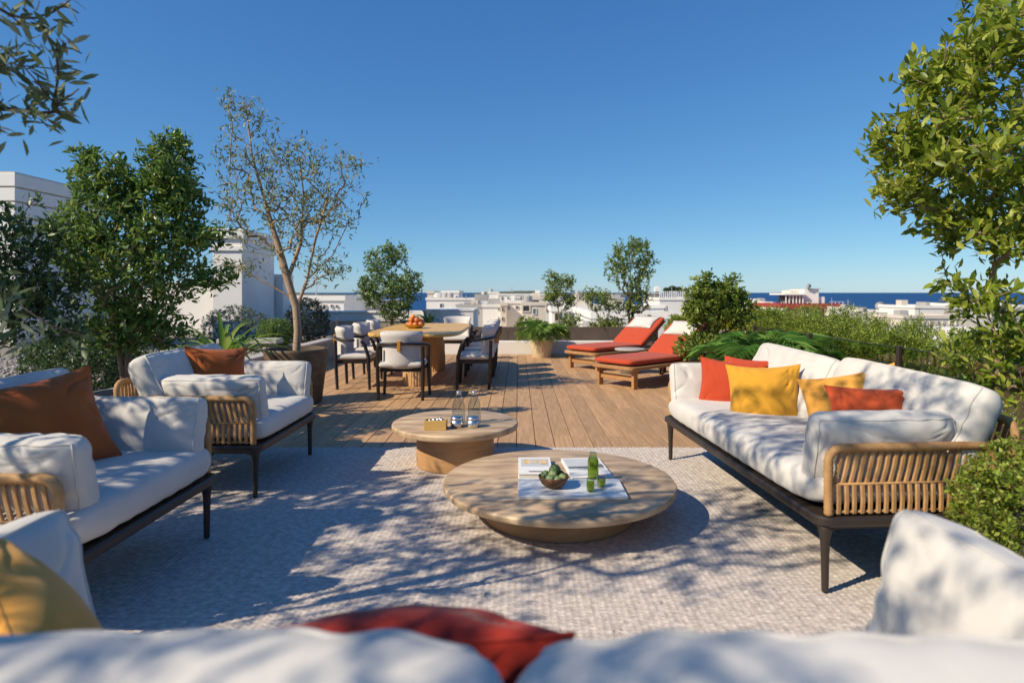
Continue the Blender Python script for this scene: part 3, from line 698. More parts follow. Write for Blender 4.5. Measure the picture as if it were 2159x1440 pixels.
for k in range(16):
    x = PX(1068 + k * 4.6, 623, 125).x - lh.location.x; MB().box((x, -.3, 8.8), (x + .16, -.01, 14.4)).build('rib', 'city_white', lh)
block('town_house', 'white house with tiled pergola and two small windows', 1008, 1066, 639, 112, 8, 'city_white', wins=[(1018, 1022, 640, 646), (1033, 1046, 640, 646, 'window_blue')])
wh = block('town_house', 'big plain white house with stacked small windows', 1018, 1056, 648, 70, 6, wins=[(1050, 1052, 650, 654), (1050, 1052, 669, 676)])
block('', '', 1056, 1068, 645, 69, 6, 'city_beige', parent=wh, wins=[(1058.5, 1061.5, 649, 656), (1058.5, 1061.5, 669, 676)])
block('town_house', 'white house front between small windows and arched window', 1068, 1112, 640, 70, 9)
ah = block('town_house', 'beige house with an arched window and dark balcony', 1101, 1150, 644, 62, 8, 'city_beige', wins=[(1103, 1116, 645, 656, 'window_dark'), (1124, 1130, 651, 662, 'window_blue', 'city_white'), (1117, 1121, 674, 680)])
block('town_house', 'grey upper storey with dark terrace opening', 1116, 1150, 632, 75, 6, 'city_beige', wins=[(1120, 1136, 633, 639), (1140, 1148, 633, 638)])
block('chimney', 'twin white chimneys on the apartment row', 1124, 1130, 617.5, 124, 1.2, group=None, roof=False, cat='chimney')
fr = block('town_house', 'white house with rows of open balcony frames behind small trees', 1150, 1246, 640, 90, 9, 'city_white', wins=[(1152 + 8 * i, 1157.5 + 8 * i, 642 + 9 * j, 648 + 9 * j, 'window_dark' if (i * 3 + j) % 4 else 'window_blue') for i in range(11) for j in range(2)])
block('town_house', 'house wall with bluish shadows drawn as panes behind palm pot', 1164, 1202, 657, 48, 5, 'city_white', wins=[(1170, 1178, 660, 676, 'window_dark'), (1180, 1186, 659, 675, 'window_blue'), (1189, 1198, 660, 674, 'window_blue')])  # dark and blue panes stand for bluish shadows on this wall
block('town_house', 'white house with wide shaded terrace opening', 1203, 1262, 652, 52, 6, 'city_white', wins=[(1217, 1231, 662, 671), (1233, 1248, 656, 668, 'window_blue')])
block('town_house', 'pale distant house with mast seen between the trees', 1215, 1238, 622, 150, 8, 'city_beige')
block('town_house', 'flat white house filling the gap below the tall tree', 1262, 1400, 650, 60, 9, 'city_white', wins=[(1290, 1300, 655, 664), (1306, 1309, 654, 662, 'window_blue')])
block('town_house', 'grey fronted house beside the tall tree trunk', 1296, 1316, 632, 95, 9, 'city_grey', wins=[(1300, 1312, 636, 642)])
wt = block('town_house', 'white wall topped by a picket fence below far trees', 1391, 1470, 633, 85, 10, 'city_white', wins=[(1396, 1404, 646, 654, 'window_blue')])
for k in range(20):
    x = PX(1391 + k * 4, 633, 85).x - wt.location.x; z = PX(0, 633, 85).z + 14; MB().box((x, .1, z + .35), (x + .10, .2, z + 1.25)).build('picket', 'city_white', wt)
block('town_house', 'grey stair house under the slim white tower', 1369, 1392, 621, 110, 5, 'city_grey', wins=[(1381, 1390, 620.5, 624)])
tw = block('tower', 'slim white tower rising above the rooftops', 1383, 1389, 604, 150, .8, group=None, cat='tower', roof=False)
MB().box((-.25, -.25, 15.6), (1.0, 1.1, 16.6)).build('lantern', 'city_white', tw)
block('town_house', 'small white house by the sea with one brown window', 1591, 1611, 634, 130, 7, wins=[(1597, 1600, 645, 652, 'window_dark', 'city_red')])
block('town_house', 'plain white cube house beside the red banded house', 1611.5, 1627, 640, 120, 7)
block('town_house', 'low white wall house in front of the sea', 1560, 1650, 655, 100, 8, 'city_white')
rh = block('villa', 'white villa with dark red band, red window frames and roof terrace', 1645, 1779, 651, 110, 12, 'city_white', group=None, roof=False, wins=[(1661, 1676, 654, 668, 'window_blue', 'city_red'), (1713, 1719, 654, 661, 'window_dark', 'city_red'), (1728, 1736, 653, 665, 'window_dark', 'city_red'), (1752, 1759, 653, 661, 'window_dark', 'city_red'), (1769, 1774, 653, 659, 'window_dark', 'city_red')])
def rbox(x0, x1, y0, y1, dy0, dy1, name, mt):
    p = PX(x0, y0, 110); q = PX(x1, y1, 110); o = rh.location
    return MB().box((p.x - o.x, dy0, q.z + 14), (q.x - o.x, dy1, p.z + 14)).build(name, mt, rh)
rbox(1644, 1780, 640.5, 650.5, -.4, 12.3, 'red_band', 'city_red')
rbox(1702, 1733, 610, 640, 1.2, 7, 'penthouse', 'city_white'); rbox(1733.3, 1748, 626, 640, 1.6, 7, 'penthouse', 'city_white'); rbox(1683, 1703, 612, 640, 3.2, 7, 'penthouse', 'city_beige')
rbox(1656, 1702, 618.5, 622, .4, 7, 'porch_roof', 'city_white'); rbox(1708, 1735, 608.2, 609.8, .8, 7.4, 'roof_slab', 'city_grey')
for x in (1661, 1668, 1676, 1683, 1690, 1697): rbox(x, x + 1.6, 622.2, 640, .8, 1.0, 'porch_column', 'city_white')
rbox(1659, 1701, 622.3, 640, 3.4, 3.6, 'glazing', 'window_dark')
rbox(1748, 1779, 636, 636.6, -.2, -.1, 'railing', 'city_white'); rbox(1645, 1660, 636, 636.6, -.2, -.1, 'railing', 'city_white')
for x in (1646, 1652, 1752, 1760, 1768, 1776): rbox(x, x + .5, 636.7, 640.4, -.2, -.1, 'rail_post', 'city_white')
rbox(1746, 1806, 664, 669, -2.4, -2.2, 'red_band', 'city_red')
def dish(label, x, y, d, r):
    p = PX(x, y, d); t = thing('satellite_dish', label, 'satellite dish', (p.x, d, p.z - r * 1.6))
    MB().tube([(0, 0, 0), (0, 0, r * 1.5)], .05, 6).build('mast', 'city_grey', t)
    prof = [(r * f, r * .35 * f * f) for f in (0.02, .3, .6, .85, 1.0)]
    o = MB().lathe(prof, 20).build('bowl', 'city_grey', t, True, (0, -.1, r * 1.6), (R(60), 0, R(-20)))
    MB().tube([(0, 0, .1 * r), (0, 0, r * .9)], .03, 5).build('feed_arm', 'city_grey', o)
dish('satellite dish on the roof of the red banded villa', 1704, 604, 111, .45)
dish('large grey satellite dish over the low roofs by the sea', 1856, 648, 100, .85)
dish('small satellite dish on the white annex roof', 1818, 655, 90, .5)
block('town_house', 'white annex house touching the red banded villa', 1780, 1811, 652, 104, 8)
block('town_house', 'low white house below the satellite dishes', 1811.5, 1844, 658, 90, 8, wins=[(1816, 1820, 664, 669)])
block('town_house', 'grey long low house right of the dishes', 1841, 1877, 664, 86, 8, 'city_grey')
block('town_house', 'white house with cluttered chimney roof', 1876, 1908, 661, 95, 8, wins=[(1895, 1898, 667, 672)])
block('town_house', 'white shaded house with dark rooftop machinery', 1929, 1990, 650, 80, 8, 'city_white', wins=[(1940, 1950, 663, 670), (1952, 1960, 664, 671)])
block('rooftop_hut', 'slim water tank tower on the shaded house', 1952, 1961, 637, 82, 2, 'city_grey', group=None, roof=False)
block('town_house', 'beige long wall house in front of the shaded house', 1905, 2024, 672, 66, 6, 'city_beige')
block('town_house', 'white house right behind the leafy branches by the sea', 2019, 2100, 645, 85, 8, 'city_white', wins=[(2032, 2040, 650, 658), (2050, 2058, 650, 658, 'window_blue')])
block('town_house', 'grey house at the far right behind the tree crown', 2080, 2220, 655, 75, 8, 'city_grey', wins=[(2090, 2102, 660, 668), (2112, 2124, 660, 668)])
block('town_house', 'bright white roof house seen left of the big dark shrub', 575, 725, 634, 42, 9, 'city_white')
block('town_house', 'small beige house with tiled edge left of the far tree', 725, 800, 643, 48, 9, 'city_beige', wins=[(732, 742, 650, 656)])
block('town_house', 'distant white house by the bay at the left', 735, 770, 637, 70, 9, 'city_white')
# neighbouring flat roof on the right
nr = thing('flat_roof', 'wide bright white neighbouring flat roof behind the hedge', 'roof', (9, 18, -14))
MB().box((0, 0, 0), (40, 40, 11.2)).build('body', 'city_white', nr)
MB().box((0, 39.6, 11.2), (40, 40, 12.1)).box((0, 0, 11.2), (.4, 39.6, 12.1)).build('parapet', 'city_white', nr)
block('flat_roof', 'white lower roof behind the loungers and yellow shrubs', 1250, 1560, 672, 30, 10, 'city_white', cat='roof', group=None)
for i, (x, y, d, hh) in enumerate(((1648, 628, 125, 5.0), (1800, 640, 110, 4), (1937, 640, 80, 3.2), (1229, 612, 150, 4), (1788, 632, 112, 4))):
    p = PX(x, y, d); t = thing('antenna', ['thin mast standing left of the red banded villa', 'thin antenna right of the red banded villa', 'white pole in front of the shaded house by the sea', 'mast on the pale distant house between trees', 'antenna on the white annex roof edge'][i], 'antenna', (p.x, d, p.z - hh))
    MB().tube([(0, 0, 0), (0, 0, hh)], .07, 6).build('pole', 'city_grey', t); MB().box((-.6, -.03, hh * .9), (.6, .03, hh * .9 + .05)).box((-.4, -.03, hh * .78), (.4, .03, hh * .78 + .05)).build('crossbar', 'city_grey', t)

# ================================================================== seating
def rope_panel(root, name, length, zb, zt, M, lean=0.0, split=True, spacing=0.0355, rc=0.06):
    """rope-wrapped hoop with two rows of straps; local x along the panel, z up; M places it in the seat"""
    hoop = [(0.0, 0, zb)]
    hoop += [(rc - rc * math.cos(R(a)), 0, zt - rc + rc * math.sin(R(a))) for a in range(0, 91, 15)]
    hoop += [(length - rc + rc * math.sin(R(a)), 0, zt - rc + rc * math.cos(R(a))) for a in range(0, 91, 15)]
    hoop += [(length, 0, zb)]
    fine = []
    for a, b in zip(hoop[:-1], hoop[1:]):
        a, b = Vector(a), Vector(b); m = max(1, int((b - a).length / .0105))
        fine += [a + (b - a) * k / m for k in range(m)]
    fine.append(Vector(hoop[-1]))
    rad = [0.0185 + (0.0016 if i % 2 else -0.0010) for i in range(len(fine))]
    arm = MB().tube(fine, rad, 10).build(name, 'rope', root, True); arm.matrix_basis = M
    zm = (zb + zt) / 2 - .012
    MB().tube([(0.01, 0, zm), (length - .01, 0, zm)], .006, 6).tube([(0.01, 0, zb + .014), (length - .01, 0, zb + .014)], .007, 6).build('cross_rail', 'rope', arm, True)
    n = int((length - .03) / spacing); lst = []
    for k in range(n):
        x = .03 + k * spacing
        top_x = min(length - .02, x + .034)
        zt_ = zt - .004 if top_x > rc * .8 else zt - .022
        lst.append(((x, zm + .002), (top_x, zt_), .004)); lst.append(((x + .012, zb + .006), (x + .012, zm - .002), -.004))
    rs = random.Random(3)
    def strap(bm, a, b, yo):
        a = Vector((a[0], yo, a[1])); b = Vector((b[0], yo, b[1])); t = (b - a).normalized(); sx = Vector((t.z, 0, -t.x)) * .0098; sy = Vector((0, .0055, 0)); ch = .45
        ring = [sx - sy * ch, sx * ch * 1.4 - sy, -sx * ch * 1.4 - sy, -sx - sy * ch, -sx + sy * ch, -sx * ch * 1.4 + sy, sx * ch * 1.4 + sy, sx + sy * ch]
        bow = Vector((rs.uniform(-.002, .002), -.004, 0)); v = [a + q for q in ring] + [(a + b) / 2 + bow + q for q in ring] + [b + q for q in ring]
        f = [(r * 8 + k, r * 8 + (k + 1) % 8, (r + 1) * 8 + (k + 1) % 8, (r + 1) * 8 + k) for r in range(2) for k in range(8)]
        bm.add(v, f)
    if split:
        for (a, b, yo) in lst:
            bm = MB(); strap(bm, a, b, yo); o = bm.build('strap', 'rope', arm, False); autosmooth(o, 30)
    else:
        bm = MB()
        for (a, b, yo) in lst: strap(bm, a, b, yo)
        bm.build('weave', 'rope', arm, False, kind='stuff')
    return arm

def lounge_seat(name, label, cat, loc, rz, W_, D_, nback, seed, group=None, armh=0.40, back_h=0.46, arm_tilt=13, seat_n=1, armlen=0.66, skip_arm=(), arm_up=0.0, back_shift=0.0):
    root = thing(name, label, cat, loc, rz, group); zf = 0.285
    fr = MB().prism(rrect(W_, D_, .07), zf + .006, zf + .046, .008).build('frame', 'frame_metal', root); autosmooth(fr, 40)
    lip = MB().prism(rrect(W_ - .03, D_ - .03, .06), zf - .004, zf + .005).build('under_rail', 'frame_metal', root)
    for sx in (-1, 1):
        for sy in (-1, 1):
            x, y = sx * (W_ / 2 - .05), sy * (D_ / 2 - .05)
            pts = [(x * 1.0, y, 0.0), (x, y, .012), (x, y, .14), (x, y, .22), (x, y, .262), (x - sx * .012, y - sy * .012, .284)]
            o = MB().tube(pts, [.014, .015, .017, .020, .027, .048], 14).build('leg', 'frame_metal', root, True)
    zb, zt = zf + .05, 0.622
    L = D_ - .13
    for sx in (-1, 1):
        # local x of the panel runs from the front (y=-D/2) to the back
        M = Matrix.Translation((sx * (W_ / 2 - .032), -D_ / 2 + .055, 0)) @ Matrix.Rotation(R(90), 4, 'Z')
        if sx < 0: M = Matrix.Translation((sx * (W_ / 2 - .032), -D_ / 2 + .055, 0)) @ Matrix.Rotation(R(90), 4, 'Z') @ Matrix.Scale(-1, 4, (0, 1, 0))
        rope_panel(root, 'arm', L, zb, zt, M)
    M = Matrix.Translation((-W_ / 2 + .06, D_ / 2 - .03, 0)) @ Matrix.Rotation(R(-7), 4, 'X')
    rope_panel(root, 'back_panel', W_ - .12, zb, 0.72, M, split=False)
    # seat cushions
    st = .175; zs = zf + .047 + st / 2; iw = W_ - .11
    for k in range(seat_n):
        w1 = iw / seat_n; x = -iw / 2 + w1 * (k + .5)
        cushion('seat_cushion', root, (x, -.03, zs), (0, 0, 0), w1 + .008, D_ - .04, st * 1.08, 'white_fabric', seed=seed + k, wr=.5, n=44, pipe=False, edge=13)
    # back cushions lean on the back panel
    bw = (W_ - .06) / nback; rs = random.Random(seed)
    for k in range(nback):
        x = -(W_ - .06) / 2 + bw * (k + .5) + back_shift
        cushion('back_cushion', root, (x, D_ / 2 - .15, 0.44 + back_h / 2), (R(90 - 24 + rs.uniform(-2, 2)), rs.uniform(-.03, .03), rs.uniform(-.03, .03)), bw + .01, back_h, .215, 'white_fabric', seed=seed + 10 + k, wr=1.0, n=60, edge=7.5)
    for sx in (-1, 1):
        if sx in skip_arm: continue
        o = cushion('arm_cushion', root, (sx * (W_ / 2 - .145), -D_ / 2 + .02 + armlen / 2, .47 + .115 + arm_up), (R(90), R(0), R(90) + sx * R(0)), armlen, .34, .175, 'white_fabric', seed=seed + 20 + sx, wr=1.15, n=58, edge=6.5)
        o.rotation_euler = (Matrix.Rotation(R(arm_tilt * sx), 3, 'Y') @ Matrix.Rotation(R(90), 3, 'Z') @ Matrix.Rotation(R(90), 3, 'X')).to_euler()
    return root

sofa = lounge_seat('sofa', 'long white cushioned sofa with woven rope arms in full sun', 'sofa', (1.640, 3.745, 0.012), R(-86.1), 2.22, .88, 2, 40)
chA = lounge_seat('armchair', 'white cushioned lounge armchair beside the brown tree pot', 'armchair', (-2.05, 4.40, 0.012), R(90), 1.12, .88, 1, 80, group='lounge armchairs with woven arms')
chB = lounge_seat('armchair', 'white cushioned lounge armchair with large rust pillow', 'armchair', (-2.03, 2.735, 0.012), R(90), 1.12, .88, 1, 120, group='lounge armchairs with woven arms')
fg = lounge_seat('sofa', 'white sofa seen from behind with dark red pillow on its seat', 'sofa', (-0.08, 1.0, 0.012), R(180), 2.20, .88, 2, 160, back_h=.475, arm_up=.05, back_shift=-.07)

def pillow(label, p, rot, w_, h_, t, material, seed, wr=1.0, cat='pillow', group=None):
    return cushion('pillow', None, p, rot, w_, h_, t, material, True, seed, wr * 1.35, 56, label, cat, group)
def stand(face, back, roll=0):       # stands on edge: 'face' is the heading of its front, 'back' degrees it leans away from it
    M = Matrix.Rotation(R(face), 3, 'Z') @ Matrix.Rotation(R(90 - back), 3, 'X') @ Matrix.Rotation(R(roll), 3, 'Z')
    return M.to_euler()
# face 0 looks along -Y; 90 looks along +X; -90 looks along -X
pillow('brick red square pillow half hidden behind the yellow pillow', PX(1540, 816, 4.50), stand(-22, 14, -4), .46, .40, .16, 'red_fabric', 1)
pillow('bright yellow square pillow on the sunlit sofa', PX(1610, 836, 4.02), stand(-24, 15, 3), .46, .42, .18, 'yellow_fabric', 2)
pillow('dull orange red pillow tip behind the brick red pillow', PX(1575, 804, 4.58), stand(-50, 20, 0), .44, .36, .14, 'red_fabric', 9)
pillow('mustard pillow leaning askew on the sofa back cushion', PX(1795, 868, 3.42), stand(-46, 18, 16), .52, .46, .15, 'mustard_fabric', 3)
pillow('orange red lumbar pillow behind the white arm cushion', PX(1862, 878, 3.10), stand(-14, 16, 1), .52, .30, .14, 'coral_fabric', 4)
pillow('large rust pillow on the near armchair', PX(85, 902, 2.72), stand(62, 22, 7), .56, .46, .17, 'rust_fabric', 5, 1.3)
pillow('orange rust pillow on the armchair beside the tree pot', PX(458, 783, 4.42), stand(48, 18, -5), .43, .36, .15, 'rust_fabric', 6)
pillow('golden mustard pillow at the corner of the sofa seen from behind', PX(95, 1395, 1.04), stand(135, 24, 12), .46, .42, .17, 'mustard_fabric', 7)
pillow('dark red pillow on the seat of the sofa seen from behind', PX(872, 1460, .90), stand(180, 36, -2), .46, .34, .20, 'deep_red_fabric', 8, 1.2)

# ================================================================== rug
RX0, RX1, RY0, RY1 = -2.95, 2.42, .55, 5.16
nx, ny = 186, 190; sub = 3
gx = np.linspace(RX0, RX1, nx * sub + 1); gy = np.linspace(RY0, RY1, ny * sub + 1)
rng = np.random.default_rng(11)
hx = np.abs(np.sin(np.linspace(0, math.pi * nx, nx * sub + 1))); hy = np.abs(np.sin(np.linspace(0, math.pi * ny, ny * sub + 1)))
amp = 0.75 + 0.5 * rng.random((nx + 1, ny + 1)); A = np.repeat(np.repeat(amp, sub, 0), sub, 1)[:nx * sub + 1, :ny * sub + 1]
Z = (np.maximum(hx[:, None], .0) ** .7 * hy[None] ** .7) * .0045 * A + .0055
jx = np.repeat(rng.normal(0, .0018, (nx * sub + 1, ny + 1)), sub, 1)[:, :ny * sub + 1]
# every other column of loops is shifted half a stitch
X, Y = np.meshgrid(gx, gy, indexing='ij'); X = X + jx
colid = (np.arange(nx * sub + 1) // sub) % 2
Yst = (RY1 - RY0) / ny; Y = Y + (colid[:, None] * Yst * .42) * np.clip(hx[:, None] * 1.2, 0, 1) + rng.normal(0, .0012, (nx * sub + 1, 1))
edge = np.minimum(np.minimum(np.arange(nx * sub + 1), nx * sub - np.arange(nx * sub + 1))[:, None], np.minimum(np.arange(ny * sub + 1), ny * sub - np.arange(ny * sub + 1))[None])
Z = np.where(edge == 0, 0.0015, Z); Y = np.clip(Y, RY0, RY1)
I = np.arange(X.size).reshape(X.shape)
Q = np.stack([I[:-1, :-1], I[1:, :-1], I[1:, 1:], I[:-1, 1:]], -1).reshape(-1, 4)
tag(ob('rug', tri_mesh('rug', np.stack([X, Y, Z], -1).reshape(-1, 3), Q, True), 'rug'), 'large pale chunky woven wool rug under the seating group', 'rug')

# ================================================================== coffee tables
def coffee_table(label, c, r, zt, th, rb, base_mat, flute):
    t = thing('coffee_table', label, 'coffee table', (c[0], c[1], .012))
    zt -= .012
    o = MB().lathe([(r - .022, zt - th), (r - .006, zt - th + .006), (r, zt - th + .018), (r, zt - .014), (r - .006, zt - .004), (r - .018, zt), (0.001, zt)], 96).build('table_top', 'travertine', t); autosmooth(o, 30)
    o = MB().lathe([(rb, 0), (rb, zt - th)], 96).build('pedestal', base_mat, t); autosmooth(o, 40)
    return t
T1 = coffee_table('large low round travertine coffee table with tray and bowl', (.236, 3.62), .675, .212, .046, .44, 'oak', 0)
T2 = coffee_table('smaller round coffee table with bottles and wooden box', (-.478, 4.68), .475, .325, .052, .292, 'oak', 0)
ZT1, ZT2 = .2125, .3255
def on1(x, y): d = (H - ZT1) * F / (y - 617); return Vector(((x - 1093) * d / F, d, ZT1))
def on2(x, y): d = (H - ZT2) * F / (y - 617); return Vector(((x - 1093) * d / F, d, ZT2))

# marble tray
a, b, c_ = on1(1092, 1054), on1(1325, 1054), on1(1302, 1016)
tr = ob('tray', MB().bevbox((0, 0, .001), (b.x - a.x, c_.y - a.y, .020), .003).mesh('tray'), 'marble', loc=(a.x, a.y, ZT1)); tag(tr, 'flat white and grey marble tray under bowl and glasses', 'tray')
ZTR = ZT1 + .0205
def book(label, x0, x1, y0, y1, rz, th, pics):
    a, b, c_ = on1(x0, y1), on1(x1, y1), on1(x0, y0); t = thing('book', label, 'book', (a.x, a.y, ZT1 + .001), R(rz)); w_, h_ = b.x - a.x, c_.y - a.y
    MB().bevbox((.004, .004, .004), (w_ - .003, h_ - .004, th - .004), .001).build('pages', 'page_edge', t)
    MB().bevbox((0, 0, 0), (w_, h_, .0035), .001).bevbox((0, 0, th - .0035), (w_, h_, th), .001).build('cover', 'paper', t)
    for i_, (u0, v0, u1, v1, m_) in enumerate(pics): MB().box((u0 * w_, v0 * h_, th + .0002 + .0006 * i_), (u1 * w_, v1 * h_, th + .0005 + .0006 * i_)).build('cover_print', m_, t)
book('thick white book with golden picture strip on the coffee table', 1093, 1166, 974, 1010, 0, .030, [(.08, .42, .93, .90, 'print_grey'), (.16, .58, .38, .84, 'print_gold'), (.42, .62, .60, .78, 'print_gold'), (.66, .55, .88, .84, 'print_gold'), (.3, .1, .7, .14, 'print_dark')])
book('white magazine with grey landscape cover behind the green bottle', 1206, 1296, 972, 1014, 5, .018, [(.05, .36, .95, .95, 'print_grey'), (.05, .44, .60, .53, 'print_dark'), (.62, .46, .95, .62, 'print_dark')])

# wicker bowl with green fruit
bc = on1(1167, 1034); bc.z = ZTR
bw = thing('bowl', 'brown woven bowl holding green artichokes on the tray', 'bowl', bc); rb = .083
o = MB().lathe([(.03, 0), (.045, .004), (.066, .022), (.080, .048), (rb, .060), (rb - .004, .062), (.074, .046), (.058, .022), (.03, .008), (.001, .008)], 40).build('body', 'wicker', bw, True)
MB().tube([(rb * math.cos(a) - .002 * math.cos(a), rb * math.sin(a) - .002 * math.sin(a), .061 + .0015 * math.sin(9 * a)) for a in [2 * math.pi * k / 60 for k in range(60)]], .003, 6, closed=True).build('rim', 'wicker', bw, True)
def scaly(label, p, r, kind, i):
    t = thing('artichoke' if kind else 'green_melon', label, 'vegetable' if kind else 'fruit', p)
    if kind:
        MB().lathe([(.002, -r), (r * .7, -r * .7), (r * .95, -.1 * r), (r * .8, r * .5), (r * .3, r * .95), (.001, r)], 16).build('heart', 'artichoke', t, True)
        V = []; Q = []
        for k in range(64):
            f = k / 64; ph = 2.399 * k; el = R(-70 + 150 * f); d = Vector((math.cos(ph) * math.cos(el), math.sin(ph) * math.cos(el), math.sin(el)))
            s_ = Vector((-math.sin(ph), math.cos(ph), 0)); u = Vector((0, 0, 1)) - d * d.z; u = u.normalized() if u.length > .01 else Vector((1, 0, 0)); w_ = r * .30; k0 = len(V); o_ = d * r * .92
            V += [o_ - s_ * w_ - u * w_ * .8, o_ + s_ * w_ - u * w_ * .8, o_ + s_ * w_ * .8 + u * w_ * .3 + d * r * .12, o_ + u * w_ * 1.5 + d * r * .20, o_ - s_ * w_ * .8 + u * w_ * .3 + d * r * .12]; Q += [(k0, k0 + 1, k0 + 2, k0 + 3, k0 + 4)]
        ob('scales', mesh('scales', V, Q, False), 'artichoke', t, kind='stuff')
    else:
        prof = [(r * math.cos(R(a)) + .0003, r * .92 * math.sin(R(a))) for a in range(-90, 91, 12)]
        MB().lathe(prof, 28, flute=.06, nfl=9).build('skin', 'melon', t, True); MB().tube([(0, 0, r * .88), (.003, 0, r * 1.02)], .0025, 6).build('stalk', 'twig', t)
scaly('dark green artichoke at the left of the woven bowl', bc + Vector((-.042, .022, .050)), .029, 1, 0)
scaly('tallest green artichoke on top of the woven bowl', bc + Vector((.010, .030, .080)), .031, 1, 1)
scaly('small artichoke at the right back of the woven bowl', bc + Vector((.040, .034, .054)), .024, 1, 2)
scaly('pale green melon at the front left of the woven bowl', bc + Vector((-.022, -.032, .052)), .026, 0, 3)
scaly('greyish green melon at the front middle of the woven bowl', bc + Vector((.022, -.036, .048)), .024, 0, 4)
scaly('bright green melon at the right of the woven bowl', bc + Vector((.050, -.008, .052)), .025, 0, 5)
scaly('round green melon in the middle of the woven bowl', bc + Vector((-.004, .0, .068)), .025, 0, 6)

def vessel(name, label, cat, p, outer, level, drink, glass, cap=None, group=None):
    t = thing(name, label, cat, p, 0, group); inner = [(max(.001, r - .0022), z + (.004 if i == 0 else 0)) for i, (r, z) in enumerate(outer)]
    MB().lathe(outer, 36).build('glass_wall', glass, t, True)
    if drink:
        pr = [(max(.0008, r - .003), max(z, .006)) for (r, z) in outer if z < level]; pr.append((pr[-1][0], level)); pr.append((.0008, level))
        autosmooth(MB().lathe([(.0008, .006)] + pr, 32).build('drink', drink, t, False), 40)
    if cap: MB().lathe(cap[0], 24).build('cap', cap[1], t, True)
    return t
gp_ = on1(1250, 1014)
vessel('bottle', 'wide mouthed glass bottle of green drink on the coffee table', 'bottle', (gp_.x, gp_.y - .01, ZT1 + .001 if gp_.y > c_.y else ZTR), [(.026, 0), (.031, .004), (.032, .02), (.032, .118), (.029, .132), (.021, .146), (.020, .152), (.0225, .154), (.0225, .166), (.021, .167)], .136, 'green_drink', 'green_glass')
g1 = on1(1245, 1044); vessel('drinking_glass', 'tall green filled glass on the marble tray edge', 'glass', (g1.x, g1.y, ZTR), [(.017, 0), (.020, .003), (.0215, .02), (.0215, .066), (.0205, .068)], .052, 'green_drink', 'green_glass')
g2 = on1(1268, 1034); vessel('drinking_glass', 'short clear topped glass of green drink on the tray', 'glass', (g2.x, g2.y, ZTR), [(.020, 0), (.0235, .003), (.0245, .02), (.0245, .058), (.0235, .060)], .042, 'green_drink', 'clear_glass')

# small table: wooden box, bottles, tins
q = on2(919, 904)
bx_ = thing('wooden_box', 'small open bamboo box of wrapped sweets on the round table', 'box', (q.x, q.y, ZT2 + .001)); bw_, bd_, bh_ = .078, .045, .066
MB().bevbox((-bw_, -bd_, 0), (bw_, -bd_ + .008, bh_), .001).bevbox((-bw_, bd_ - .008, 0), (bw_, bd_, bh_), .001).bevbox((-bw_, -bd_ + .0081, 0), (-bw_ + .008, bd_ - .0081, bh_), .001).bevbox((bw_ - .008, -bd_ + .0081, 0), (bw_, bd_ - .0081, bh_), .001).bevbox((-bw_ + .0085, -bd_ + .0085, .002), (bw_ - .0085, bd_ - .0085, .036), .001).build('body', 'bamboo', bx_)
for i, (dx, dy) in enumerate(((-.045, 0), (-.015, .012), (.015, -.008), (.042, .012), (.030, .02))):
    t = ob('sweet', MB().lathe([(.001, -.014), (.012, -.008), (.015, 0), (.011, .008), (.001, .014)], 10).mesh('sweet', True), 'silver', loc=(q.x + dx, q.y + dy, ZT2 + .056 + .004 * i % .009), rot=(1.1 + i, .5 * i, i)); tag(t, 'silver wrapped sweet lying in the small bamboo box', 'sweet', 'sweets in the bamboo box')
for i, (px_, lab) in enumerate(((967, 'clear water bottle next to the bamboo box'), (1000, 'clear water bottle farther from the bamboo box'))):
    q = on2(px_, 893)
    vessel('bottle', lab, 'bottle', (q.x, q.y, ZT2 + .001), [(.040, 0), (.0475, .005), (.0485, .03), (.0485, .115), (.046, .140), (.037, .172), (.026, .194), (.0185, .205), (.018, .220)], 0, None, 'clear_glass', ([(.0195, .214), (.0195, .236), (.017, .240), (.001, .240)], 'silver'))
for px_, lab in ((963, 'round silver tin beside the bamboo box'), (997, 'round silver tin at the outer side of the bottles')):
    q = on2(px_, 900)
    t = thing('tin', lab, 'tin', (q.x, q.y - .0, ZT2 + .001))
    MB().lathe([(.043, 0), (.0455, .003), (.0455, .056)], 40).build('body', 'silver', t, True); MB().lathe([(.0462, .0565), (.0462, .066), (.041, .075), (.036, .077), (.001, .0755)], 40).build('lid', 'silver', t, True)

